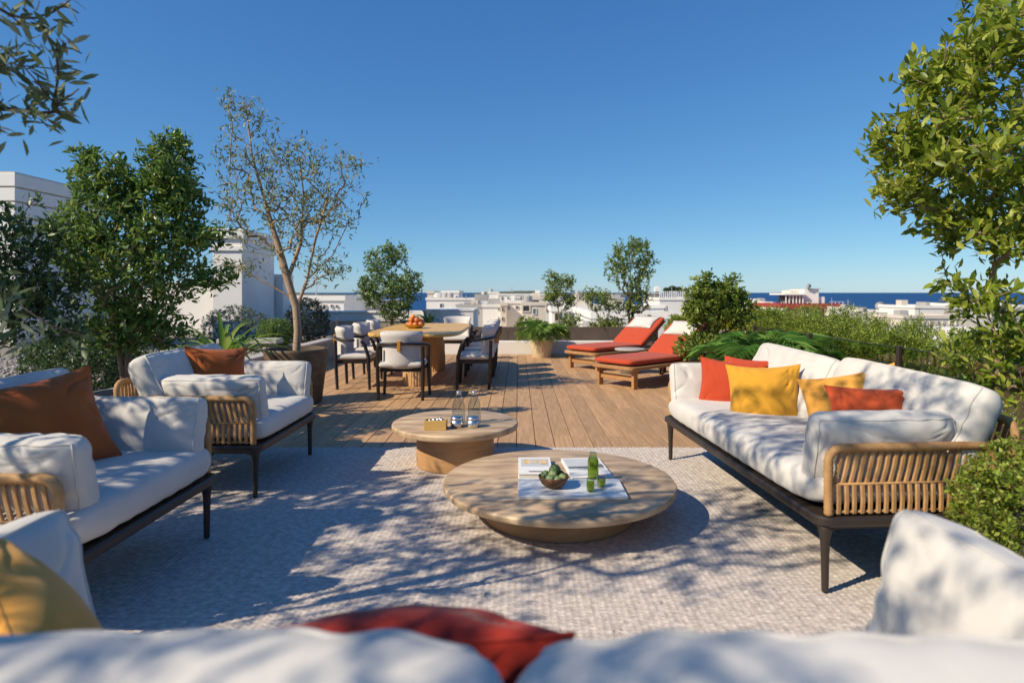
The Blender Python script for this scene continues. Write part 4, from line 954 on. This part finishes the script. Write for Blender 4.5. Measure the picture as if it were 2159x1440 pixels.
# ================================================================== dining
def dining_chair(label, loc, rz):
    t = thing('dining_chair', label, 'chair', (*loc, .0), R(rz), 'dining chairs around the long table')
    # faces +Y
    for sx in (-1, 1):
        MB().tube([(sx * .265, -.20, 0), (sx * .272, -.215, .30), (sx * .270, -.225, .655)], [.020, .024, .023], 4).build('leg', 'dark_wood', t)
        MB().tube([(sx * .290, .235, 0), (sx * .280, .225, .22), (sx * .272, .215, .44), (sx * .283, .165, .60), (sx * .290, .12, .650)], [.018, .022, .025, .024, .020], 4).build('leg', 'dark_wood', t)
    rail = []
    for k in range(25):
        a = R(-12 + 204 * k / 24); rail.append((.302 * math.cos(a), -.02 - .272 * math.sin(a) if math.sin(a) > 0 else -.02 + .9 * .30 * -math.sin(a), .660 + .03 * max(0, math.sin(a))))
    MB().tube(rail, .0205, 8, flat=.8).build('arm_rail', 'dark_wood', t, True)
    MB().bevbox((-.25, -.20, .345), (.25, .22, .385), .004).build('seat_frame', 'dark_wood', t)
    # seat pad
    me, _, _ = cushion_mesh('seat_pad', .54, .50, .10, False, 5, .3, 18, 8); ob('seat_pad', me, 'chair_fabric', t, (0, .0, .432))
    # curved upholstered back shell
    V = []; Q = []; na, nz_ = 22, 14
    for side in (0, 1):
        for i in range(na + 1):
            for j in range(nz_ + 1):
                u = -1 + 2 * i / na; v = j / nz_; a = R(90 + u * 70); edge = max(0, 1 - max(abs(u) ** 8, abs(2 * v - 1) ** 8)) ** .5
                r_ = .262 + .035 * max(0, v - .45) / .55 - (side * .075 - .0375) * edge * (-1 if side else -1) * 0
                off = (.036 if side == 0 else -.036) * edge
                fl = min(1, max(0, (v - .62) / .38)); rr = .212 + .034 * fl * fl * (3 - 2 * fl) + off
                V.append((rr * 1.10 * math.cos(a), -.02 - rr * math.sin(a), .385 + .445 * v + .012 * (1 - u * u) * v))
    M1 = (na + 1) * (nz_ + 1)
    for i in range(na):
        for j in range(nz_):
            a = i * (nz_ + 1) + j; Q.append((a, a + 1, a + nz_ + 2, a + nz_ + 1)); Q.append((M1 + a, M1 + a + nz_ + 1, M1 + a + nz_ + 2, M1 + a + 1))
    ob('backrest', mesh('backrest', V, Q, True), 'chair_fabric', t)
    MB().bevbox((-.020, -.318, .60), (.020, -.262, .722), .003).build('strap', 'leather', t)
    return t
proto = {}
def place_chair(label, loc, rz):
    if 'c' not in proto: proto['c'] = dining_chair(label, loc, rz); return
    s = proto['c']; r = s.copy(); C.objects.link(r); r.location = (*loc, 0); r.rotation_euler = (0, 0, R(rz)); r['label'] = label
    for ch in s.children: c = ch.copy(); C.objects.link(c); c.parent = r
place_chair('white dining chair with leather tag standing at the near table head', (-1.42, 7.63), 0)
for i, yy in enumerate((8.55, 9.55, 10.5)):
    place_chair(['dining chair nearest the brown tree pot on the gravel side', 'middle dining chair on the gravel side of the table', 'dining chair on the gravel side nearest the far wall'][i], (-2.24 - .03 * i, yy), -90 + (2, -3, 1)[i])
for i, yy in enumerate((8.56, 9.25, 9.95, 10.65)):
    place_chair(['dining chair on the lounger side nearest the coffee tables', 'second dining chair on the lounger side from the coffee tables', 'third dining chair on the lounger side from the coffee tables', 'dining chair on the lounger side nearest the palm pot'][i], (-.60, yy), 90 + (1, -2, 2, 0)[i])
place_chair('dining chair at the far head of the table by the white box', (-1.18, 11.75), 180)

dt = thing('dining_table', 'long golden wood dining table on two round fluted pedestals', 'dining table', (-1.47, 9.72, 0))
def superoval(a, b, n, N=72):
    return [(a * math.copysign(abs(math.cos(t)) ** (2 / n), math.cos(t)), b * math.copysign(abs(math.sin(t)) ** (2 / n), math.sin(t))) for t in [2 * math.pi * k / N for k in range(N)]]
o = MB().prism(superoval(.66, 1.50, 5), .700, .745, .012).build('table_top', 'golden_wood', dt); autosmooth(o, 30)
for yy in (-1.0, .62):
    o = MB().lathe([(.205, 0), (.207, .01), (.203, .25), (.185, .45), (.165, .60), (.160, .699)], 160, flute=.055, nfl=32).build('pedestal', 'fluted_oak', dt, True, loc=(.04, yy, 0))
fb = thing('fruit_bowl', 'golden bowl heaped with peaches on the dining table', 'bowl', (-1.62, 9.62, .7455))
MB().lathe([(.08, 0), (.13, .02), (.165, .055), (.17, .06), (.16, .056), (.12, .026), (.001, .012)], 36).build('body', 'brass_bowl', fb, True)
pk = [(-.10, .02, .06), (-.05, -.08, .06), (.03, -.10, .06), (.10, -.05, .06), (.11, .04, .06), (.03, .09, .06), (-.06, .09, .06), (0, 0, .07), (-.05, -.02, .13), (.04, -.03, .13), (.01, .05, .13), (-.03, .03, .175), (.075, .015, .12)]
pme = MB().lathe([(.0005, -.036), (.02, -.034), (.036, -.018), (.041, 0), (.036, .022), (.02, .034), (.008, .034), (.0005, .029)], 20).mesh('peach', True); pme.materials.append(MATS['peach'])
for i, (x, y, z) in enumerate(pk):
    t = ob('peach', pme, None, loc=(-1.62 + x, 9.62 + y, .7455 + z), rot=(i * .7, i * 1.3, i)); tag(t, 'orange red peach in the golden bowl on the dining table', 'fruit', 'peaches heaped in the golden bowl')

# ================================================================== loungers and side table
def lounger(label, c, ang):
    t = thing('sun_lounger', label, 'sun lounger', (c[0], c[1], 0), R(ang), 'red sun loungers on the deck')
    # local x from foot (0) to head (1.98), width in y
    W_ = .76
    o = MB().prism(rrect(1.98, W_, .10, cx=.99), .255, .305, .01).build('frame', 'teak', t); autosmooth(o, 35)
    for sy in (-1, 1):
        MB().bevbox((.11, sy * .31 - .022, 0), (.20, sy * .31 + .022, .254), .005).build('leg', 'teak', t)
        MB().bevbox((1.60, sy * .31 - .022, .03), (1.68, sy * .31 + .022, .254), .005).build('leg', 'teak', t)
        w_ = MB().lathe([(.05, -.02), (.065, -.016), (.065, .016), (.05, .02)], 24).build('wheel', 'black_rubber', t, False, (1.64, sy * .355, .066), (R(90), 0, 0)); autosmooth(w_, 40)
    MB().bevbox((.14, -.287, .10), (.17, .287, .17), .004).build('stretcher', 'teak', t)
    me, _, _ = cushion_mesh('mattress', 1.24, .70, .105, False, 3, .25, 26, 10); ob('mattress', me, 'lounger_fabric', t, (.64, 0, .358))
    me, _, _ = cushion_mesh('backrest', .86, .70, .105, False, 4, .25, 26, 10); ob('backrest', me, 'lounger_fabric', t, (1.23 + .37, 0, .375 + .22), (0, R(-34), 0))
    MB().bevbox((-.42, -.33, -.075), (.42, .33, -.052), .004).build('back_board', 'teak', t, False, (1.23 + .37, 0, .375 + .22), (0, R(-34), 0))
    for sy in (-1, 1): MB().tube([(1.62, sy * .28, .30), (1.86, sy * .28, .70)], .014, 6).build('back_prop', 'teak', t)
    return t
def head_pillow(label, c, ang, seed):
    M = Matrix.Translation((c[0], c[1], 0)) @ Matrix.Rotation(R(ang), 4, 'Z') @ Matrix.Translation((1.72, 0, .755)) @ Matrix.Rotation(R(-34), 4, 'Y') @ Matrix.Rotation(R(90), 4, 'Z')
    o = cushion('pillow', None, (0, 0, 0), (0, 0, 0), .56, .34, .12, 'white_fabric', True, seed, .8, 24, label, 'pillow', 'white head pillows on the loungers'); o.matrix_basis = M
    b = MB()
    for k in range(48):
        x = -.26 + .52 * k / 47
        for sg in (-1, 1): b.tube([(x, sg * .157, 0), (x + .004, sg * .178, -.004)], .0022, 4)
    b.build('fringe', 'white_fabric', o)
LA = 40.3
L1 = (1.345 - .13 * .763, 8.52 - .13 * .647); L2 = (1.10 - .13 * .763, 10.45 - .13 * .647)
lounger('red sun lounger nearest the white sofa', L1, LA); head_pillow('white fringed pillow on the lounger nearest the sofa', L1, LA, 31)
lounger('red sun lounger behind the small round side table', L2, LA); head_pillow('white fringed pillow on the lounger behind the side table', L2, LA, 32)
stt = thing('side_table', 'small round side table with ribbed base between the red loungers', 'side table', (1.80, 9.95, 0))
o = MB().lathe([(.235, .375), (.245, .38), (.245, .395), (.235, .40), (.001, .40)], 48).build('table_top', 'coping', stt); autosmooth(o, 30)
MB().lathe([(.15, 0), (.145, .374)], 120, flute=.06, nfl=30).build('base', 'stone_ribbed', stt, True)

# ================================================================== plants
def pb(b, x, y, d, rx, ry, rd=None):      # a clump seen at photo pixel x, y at depth d, half-sizes in pixels
    p = PX(x, y, d) - Vector(b); k = d / F
    return (p.x, p.y, p.z, rx * k, rd if rd else (rx + ry) / 2 * k, ry * k)

# dense evergreen in a pot behind the armchairs
b0 = (-3.36, 5.25, 0.0); d = 5.25
t = plant('evergreen_tree', 'dense dark green evergreen tree standing behind the armchairs', 'tree', b0,
      [[(0, 0, .40), (.02, .02, .75), (.06, .0, 1.15), (.10, 0, 1.7), (.2, 0, 2.2)], [(.03, -.02, .40), (-.04, .0, .8), (-.10, .03, 1.3), (-.14, .05, 1.9)]],
      [pb(b0, 285, 530, d, 140, 165, .55), pb(b0, 225, 385, d, 72, 72), pb(b0, 350, 360, d, 68, 80), pb(b0, 362, 300, d, 30, 32), pb(b0, 178, 330, d, 28, 28), pb(b0, 440, 500, d, 62, 26), pb(b0, 458, 585, d, 45, 28), pb(b0, 290, 690, d, 110, 55), pb(b0, 160, 500, d, 60, 70), pb(b0, 390, 420, d, 45, 50)],
      1500, 10, .064, .027, 'leaf_dense', 'bark', .026, seed=21, low=.55, tip=.17, spread=.85, nobj=260)
pot_lathe(t, .20, .26, .46, 'pot_grey')
# dark trees in the gravel bed at the left
b0 = (-4.25, 4.45, .30); d = 4.45
plant('evergreen_tree', 'shadowy dark evergreen tree at the left before the grooved block', 'tree', b0,
      [[(0, 0, 0), (.03, 0, .4), (.1, 0, .9), (.05, 0, 1.6), (-.2, -.1, 2.2)], [(0, .05, 0), (.15, .1, .5), (.3, 0, 1.1)]],
      [pb(b0, -40, 560, d, 150, 150, .6), pb(b0, 40, 500, d, 60, 65, .4), pb(b0, 80, 620, d, 75, 60, .4), pb(b0, 20, 680, d, 70, 50), pb(b0, 150, 690, d, 50, 40), pb(b0, 50, 420, d, 28, 26), (-.3, -.95, 2.0, .6, .55, .6), (-.3, -.9, 1.4, .5, .6, .5)],
      1150, 9, .062, .026, 'leaf_dark', 'bark_dark', .03, seed=22, low=.3, tip=.17)
plant('evergreen_tree', 'bushy evergreen tree beside the near armchair', 'tree', (-4.35, 2.05, .30),
      [[(0, 0, 0), (0, .05, .5), (.1, 0, 1.2), (.2, 0, 2.2)]], [(.3, 0, 1.75, .85, .85, .75), (.1, -.3, 2.4, .7, .7, .6), (.3, .5, 2.2, .5, .5, .5)],
      560, 8, .075, .032, 'leaf_dark', 'bark_dark', .035, seed=23, low=.6, tip=.2)
# olive tree reaching in from the left
b0 = (-2.75, 1.50, 0.0); d = 1.95
t = plant('olive_tree', 'olive tree with long grey green leaves reaching over the near armchair', 'tree', b0,
      [[(0, 0, .45), (.05, .05, 1.0), (.25, .15, 1.5), (.55, .30, 1.85), (.95, .45, 2.2)], [(.05, .05, 1.0), (-.15, 0, 1.8), (-.1, .1, 2.8)], [(.25, .15, 1.5), (.3, .1, 2.4), (.6, .1, 3.2)], [(.05, .05, .95), (.45, .3, 1.05), (.95, .48, 1.12)], [(.6, .1, 3.2), (1.0, -.1, 3.45), (1.55, -.35, 3.62)]],
      [pb(b0, 30, 70, d, 120, 90, .25)] * 2 + [pb(b0, 110, 190, d, 75, 50, .2)] * 2 + [pb(b0, 20, 180, d, 70, 70, .2), pb(b0, 150, 120, d, 45, 50, .15), pb(b0, 10, 240, d, 60, 50), pb(b0, 55, 348, d, 70, 18), pb(b0, 60, 640, d, 85, 40), pb(b0, 170, 690, d, 40, 26), pb(b0, 40, 720, d, 50, 26), pb(b0, 455, 2, d, 45, 12), pb(b0, 180, 20, d, 60, 26),
       (.35, .0, 2.9, .75, .7, .45), (.9, .1, 3.45, .8, .75, .5), (-.1, .1, 2.2, .7, .7, .6), (1.3, -.35, 3.6, .6, .5, .35)],
      720, 8, .066, .019, 'leaf_olive', 'bark_dark', .035, rmin=.0022, seed=24, low=.8, tip=.20, spread=.75, nobj=260, up=.45, curl=.05)
pot_lathe(t, .26, .32, .5, 'pot_brown')
t = plant('olive_tree', 'olive tree standing behind the sofa seen from behind', 'tree', (-3.0, -.55, 0.0),
      [[(0, 0, .45), (0, .05, 1.2), (.15, .1, 2.0), (.3, .1, 3.0)]], [(.25, .1, 2.5, .75, .75, .6), (.6, .2, 3.2, .8, .8, .5), (.0, .5, 2.0, .5, .5, .4)],
      420, 7, .07, .021, 'leaf_olive', 'bark_dark', .035, seed=25, low=.9, tip=.2)
pot_lathe(t, .26, .32, .5, 'pot_brown')
# slender airy tree in the brown pot
b0 = (-2.63, 7.30, 0.0); d = 7.3
t = plant('potted_tree', 'slender airy tree with sparse small leaves in a brown pot', 'tree', b0,
      [[(0, 0, .55), (.02, 0, .85), (.0, 0, 1.12), (-.10, 0, 1.45), (-.22, .02, 1.85), (-.36, .03, 2.3), (-.52, .0, 2.9), (-.58, 0, 3.4)], [(.0, 0, 1.10), (.12, .02, 1.45), (.22, 0, 1.9), (.38, -.03, 2.4), (.42, 0, 2.9)], [(-.10, 0, 1.45), (.02, .1, 1.9), (.05, .1, 2.5), (.0, .05, 3.0)], [(.12, .02, 1.45), (.42, .05, 1.75), (.65, 0, 2.2)], [(-.03, 0, 1.22), (-.35, -.05, 1.42), (-.68, -.05, 1.60)]],
      [pb(b0, 600, 430, d, 120, 120, .55), pb(b0, 535, 330, d, 85, 85, .4), pb(b0, 515, 235, d, 50, 50), pb(b0, 690, 420, d, 80, 95, .4), pb(b0, 480, 430, d, 40, 70), pb(b0, 640, 320, d, 60, 40), pb(b0, 730, 350, d, 45, 35), pb(b0, 500, 560, d, 55, 26), pb(b0, 690, 560, d, 60, 40)],
      760, 6, .064, .018, 'leaf_airy', 'bark_pale', .046, rmin=.0013, seed=26, low=1.05, tip=.26, spread=.6, up=.3, jit=.15, step=.12)
pot_lathe(t, .29, .365, .64, 'pot_brown')
# tree behind the dining table
b0 = (-2.92, 14.1, .30); d = 14.1
plant('evergreen_tree', 'round crowned green tree beyond the dining table', 'tree', b0,
      [[(0, 0, 0), (.02, 0, .35), (.05, 0, .9), (.0, 0, 1.5)], [(-.04, 0, 0), (-.12, 0, .4), (-.25, 0, .9)]],
      [pb(b0, 820, 605, d, 62, 55, .6), pb(b0, 800, 550, d, 34, 34), pb(b0, 835, 535, d, 26, 26), pb(b0, 868, 605, d, 28, 40), pb(b0, 780, 610, d, 32, 36), pb(b0, 830, 655, d, 38, 22), pb(b0, 815, 522, d, 10, 14)],
      900, 7, .075, .036, 'leaf_dense', 'bark', .03, seed=27, low=.25, tip=.2, simple=True)
# trees and shrubs along the far planter
b0 = (.90, 13.8, .45); d = 13.8
plant('small_tree', 'small light green tree behind the palm pot', 'tree', b0, [[(.02, 0, 0), (0, 0, .35), (-.03, 0, .8)]],
      [pb(b0, 1180, 610, d, 34, 34), pb(b0, 1162, 585, d, 18, 18), pb(b0, 1195, 590, d, 20, 16), pb(b0, 1200, 635, d, 18, 20), pb(b0, 1160, 625, d, 16, 18)], 420, 6, .06, .03, 'leaf_mid', 'bark', .016, seed=28, low=.15, tip=.15, simple=True)
b0 = (1.80, 13.6, .45); d = 13.6
plant('small_tree', 'loose leafy shrub tree left of the tall tree', 'tree', b0, [[(.0, 0, 0), (.02, 0, .3), (-.05, 0, .7), (-.1, 0, 1.0)]],
      [pb(b0, 1258, 630, d, 32, 28), pb(b0, 1285, 640, d, 20, 24), pb(b0, 1240, 620, d, 18, 16), pb(b0, 1270, 690, d, 40, 26), pb(b0, 1245, 715, d, 26, 14), pb(b0, 1262, 605, d, 8, 8)], 420, 6, .06, .032, 'leaf_mid', 'bark', .018, seed=29, low=.1, tip=.15, simple=True)
b0 = (2.52, 13.7, .45); d = 13.7
plant('small_tree', 'tall two tiered green tree rising behind the loungers', 'tree', b0, [[(.0, 0, 0), (.02, 0, .4), (-.02, 0, 1.0), (-.05, 0, 1.7), (0, 0, 2.0)], [(-.03, 0, 0), (-.06, 0, .3), (-.2, 0, .5)]],
      [pb(b0, 1330, 535, d, 48, 34), pb(b0, 1345, 515, d, 26, 20), pb(b0, 1300, 565, d, 30, 28), pb(b0, 1362, 560, d, 26, 26), pb(b0, 1385, 553, d, 9, 8), pb(b0, 1335, 600, d, 38, 32), pb(b0, 1350, 635, d, 30, 28), pb(b0, 1318, 650, d, 26, 18)], 800, 6, .065, .033, 'leaf_mid', 'bark_dark', .035, seed=30, low=.3, tip=.15, simple=True)
b0 = (2.95, 9.0, .18); d = 9.0
plant('small_tree', 'bushy light green tree beside the loungers near the sofa', 'tree', b0, [[(0, 0, 0), (.03, 0, .5), (.0, 0, .9), (.05, 0, 1.3)], [(.0, 0, .4), (-.15, 0, .85), (-.2, 0, 1.2)]],
      [pb(b0, 1500, 640, d, 62, 48), pb(b0, 1480, 605, d, 30, 30), pb(b0, 1540, 605, d, 30, 30), pb(b0, 1560, 650, d, 34, 42), pb(b0, 1462, 655, d, 26, 30), pb(b0, 1495, 575, d, 10, 14), pb(b0, 1450, 735, d, 32, 30), pb(b0, 1500, 720, d, 50, 34)], 820, 8, .080, .033, 'leaf_mid', 'bark_dark', .028, seed=31, low=.05, tip=.15)
# big bright tree at the right
b0 = (3.25, 3.35, .18); d = 3.3
plant('laurel_tree', 'large bright leaved tree overhanging the sofa by the hedge', 'tree', b0,
      [[(.15, 0, 0), (.1, 0, .6), (0, 0, 1.3), (-.1, 0, 2.0), (0, .1, 2.9)], [(.1, 0, .5), (-.2, -.1, .9), (-.6, -.2, 1.0)], [(0, 0, 1.2), (-.4, -.05, 1.6), (-.9, -.1, 1.85)], [(0, 0, 1.5), (.1, -.3, 2.2)]],
      [pb(b0, 2030, 330, d, 160, 140, .55), pb(b0, 1935, 300, d, 95, 85, .35), pb(b0, 1880, 400, d, 55, 55), pb(b0, 1960, 170, d, 60, 60), pb(b0, 2080, 130, d, 130, 120, .5), pb(b0, 2100, 470, d, 120, 90, .5), pb(b0, 1990, 480, d, 60, 50), pb(b0, 2060, 620, d, 70, 40, .3), pb(b0, 2120, 720, d, 90, 80, .35), pb(b0, 2010, 610, d, 24, 26), pb(b0, 2030, 720, d, 40, 22), pb(b0, 2110, 840, d, 50, 40, .25), pb(b0, 1995, 765, d, 20, 18), (.3, 0, 1.9, .9, .8, .9), (.1, 0, 2.8, .8, .8, .5)],
      2000, 11, .068, .029, 'leaf_bright', 'bark', .04, seed=32, low=.35, tip=.17, nobj=300, spread=.8)
# clipped fine leaved bush at the sofa end
b0 = (2.20, 2.28, .012)
t = plant('bush', 'fine leaved bright green bush at the woven arm of the sofa', 'bush', b0, [[(0, 0, .2), (0, 0, .45)]], [(0, 0, .48, .52, .42, .36), (-.22, .1, .40, .28, .3, .3), (.1, -.25, .35, .4, .3, .3)],
      3200, 10, .023, .012, 'leaf_hedge', 'twig', .014, rmin=.0012, seed=33, simple=True, tip=.06, shell=.22, step=.1, up=.5)
pot_lathe(t, .22, .27, .30, 'pot_grey')
# hedge row behind the balustrade: single shrubs
spots = [(3.55, 4.0, .98, 'hedge'), (3.7, 4.75, 1.0, 'hedge'), (3.5, 5.45, .94, 'hedge'), (3.72, 6.15, 1.04, 'hedge'), (3.52, 6.85, 1.02, 'hedge'), (3.75, 7.6, 1.12, 'hedge'), (3.55, 8.3, 1.05, 'hedge'), (3.85, 9.1, 1.02, 'hedge'), (3.4, 3.2, .92, 'hedge'), (3.5, 2.4, .9, 'hedge')]
labs = ['feathery green hedge shrub beside the big tree', 'feathery hedge shrub in the row behind the sofa back near the big tree', 'low feathery hedge shrub behind the near sofa cushion', 'tall feathery hedge shrub behind the gap of the sofa cushions', 'feathery hedge shrub behind the far sofa cushion', 'tallest feathery hedge shrub below the red banded villa', 'feathery hedge shrub next to the dark palm', 'feathery hedge shrub behind the dark palm', 'feathery hedge shrub under the big tree', 'feathery hedge shrub behind the sofa end bush']
for i, (x, y, zt, lf) in enumerate(spots):
    h_ = zt - .12
    plant('hedge_shrub', labs[i], 'shrub', (x, y, .18), [[(0, 0, 0), (0, 0, .25)], [(.05, 0, 0), (.2, .05, .3)], [(-.05, 0, 0), (-.2, -.05, .3)]],
          [(0, 0, h_ * .52, .42, .46, h_ * .46), (-.15, .1, h_ * .75, .16, .2, h_ * .25), (.18, -.15, h_ * .78, .16, .2, h_ * .24), (0, .25, h_ * .8, .12, .14, h_ * .22)],
          1000, 14, .034, .0115, 'leaf_hedge', 'twig', .010, rmin=.0012, seed=50 + i, simple=True, tip=.16, shell=.4, spread=.7, step=.12, group='feathery shrubs of the hedge row')
# yellow flowering shrubs behind the loungers
for i, (x, y, zt, lf, lab, r_) in enumerate(((3.55, 11.2, 1.02, 'leaf_yellow', 'yellow green flowering shrub behind the lounger pillow', .42), (4.05, 11.0, 1.1, 'leaf_yellow', 'bright yellow green shrub left of the bushy tree', .5), (3.3, 12.3, .9, 'leaf_hedge', 'low green shrub beyond the yellow flowering shrub', .4), (4.1, 9.9, 1.05, 'leaf_hedge', 'soft green shrub right of the bushy tree', .5), (2.6, 12.9, .82, 'leaf_dark', 'small dark shrub at the end of the far planter', .3))):
    h_ = zt - .18
    plant('shrub', lab, 'shrub', (x, y, .18), [[(0, 0, 0), (0, 0, .2)], [(.05, 0, 0), (.15, .05, .3)]], [(0, 0, h_ * .55, r_, r_, h_ * .45), (.15, 0, h_ * .8, r_ * .4, r_ * .4, h_ * .25), (-.18, 0, h_ * .75, r_ * .4, r_ * .4, h_ * .25)], 650, 12, .042, .019, lf, 'twig', .012, rmin=.0015, seed=70 + i, simple=True, tip=.14, shell=.35)
for i, (x, y, z) in enumerate(((1.15, 13.75, .82), (2.1, 13.8, .72), (.2, 13.8, .70))):
    plant('shrub', ['leafy low shrub under the small light green tree', 'leafy low shrub between the loungers and the far planter', 'leafy low shrub behind the palm in the cream pot'][i], 'shrub', (x, y, .45), [[(0, 0, 0), (0, 0, .1)]], [(0, 0, .12, .34, .3, z - .5)], 220, 8, .045, .024, 'leaf_hedge', 'twig', .01, seed=80 + i, simple=True, tip=.1)
# shrubs in the gravel bed
for i, (x, y, rr_, zz, lf, lab, L_) in enumerate(((-5.5, 12.0, .64, .42, 'leaf_grey', 'round grey green shrub in front of the chimney block', .034), (-4.2, 12.3, .44, .50, 'leaf_navy', 'dark blue green round shrub behind the airy tree trunk', .04), (-4.45, 11.3, .34, .30, 'leaf_dense', 'small bright green round shrub beside the dark one', .035), (-5.3, 7.6, .75, .42, 'leaf_grey', 'wide grey green shrub in the shade of the evergreen tree', .034), (-4.5, 6.4, .55, .35, 'leaf_dark', 'low dark shrub between evergreen tree and gravel', .04))):
    plant('round_shrub', lab, 'shrub', (x, y, .30), [[(0, 0, 0), (0, 0, .15)], [(0, 0, 0), (.15, 0, .2)], [(0, 0, 0), (-.15, .05, .2)]], [(0, 0, zz * .82, rr_, rr_, zz)], 900, 9, L_, L_ * .5, lf, 'twig', .014, rmin=.0014, seed=90 + i, simple=True, tip=.10, shell=.22)
# palms and strap leaved plants
strap_plant('potted_palm', 'bushy green palm in a round cream pot on the far deck', 'palm', (.47, 12.45, 0), 64, .66, .018, 'leaf_palm_light', 41, .34, arch=1.45, leaflets=14, pot=(.19, .235, .36, 'pot_cream'))
strap_plant('palm', 'dark green arching palm behind the far end of the sofa', 'palm', (2.62, 6.55, 0.0), 22, .90, .013, 'leaf_palm', 42, .36, arch=1.25, leaflets=15, pot=(.2, .25, .32, 'pot_grey'))
strap_plant('palm', 'lower arching palm beside the bushy tree', 'palm', (2.75, 7.5, 0.0), 16, .75, .013, 'leaf_palm', 43, .32, arch=1.2, leaflets=14, pot=(.18, .23, .32, 'pot_grey'))
strap_plant('strap_leaf_plant', 'arching strap leaved plant behind the armchair by the tree pot', 'plant', (-3.05, 6.35, 0), 50, 1.0, .036, 'leaf_palm_light', 44, .44, arch=1.3, pot=(.2, .25, .46, 'pot_grey'))
strap_plant('spiky_plant', 'dark spiky plant behind the fruit bowl', 'plant', (-2.05, 13.9, .0), 20, .55, .05, 'leaf_dark', 45, .55, arch=1.3, pot=(.18, .22, .56, 'pot_grey'))
# bare stalks in the bed
for i, (x, y) in enumerate(((-3.95, 12.6), (-3.85, 12.9))):
    st_ = thing('dry_grass', ['tuft of dry stalks in front of the shade coloured upstand', 'second tuft of dry stalks by the kerb end'][i], 'grass', (x, y, .3)); rs = random.Random(i); b = MB()
    for k in range(9): a = rs.uniform(0, 6.28); l_ = rs.uniform(.25, .5); b.tube([(0, 0, 0), (.04 * math.cos(a), .04 * math.sin(a), l_ * .6), (.10 * math.cos(a), .10 * math.sin(a), l_)], .004, 4)
    b.build('stalks', 'bark', st_)
# far trees above the town
for i, (x, y, d, r_) in enumerate(((1405, 612, 170, 7), (1418, 609, 172, 8), (1432, 611, 168, 8), (1447, 614, 175, 7))):
    b0 = PX(x, 625, d); plant('far_tree', ['far rounded tree nearest the slim white tower', 'highest far tree above the picket fence', 'far broad tree above the picket fence', 'far tree half hidden by the bushy tree'][i], 'tree', tuple(b0), [[(0, 0, -1), (0, 0, .5)]], [(0, 0, (625 - y) * d / F, r_ * d / F, r_ * d / F, r_ * d / F * .8)], 160, 8, .35, .2, 'leaf_far', 'bark_dark', .15, rmin=.03, seed=100 + i, simple=True, tip=.5, step=.5)
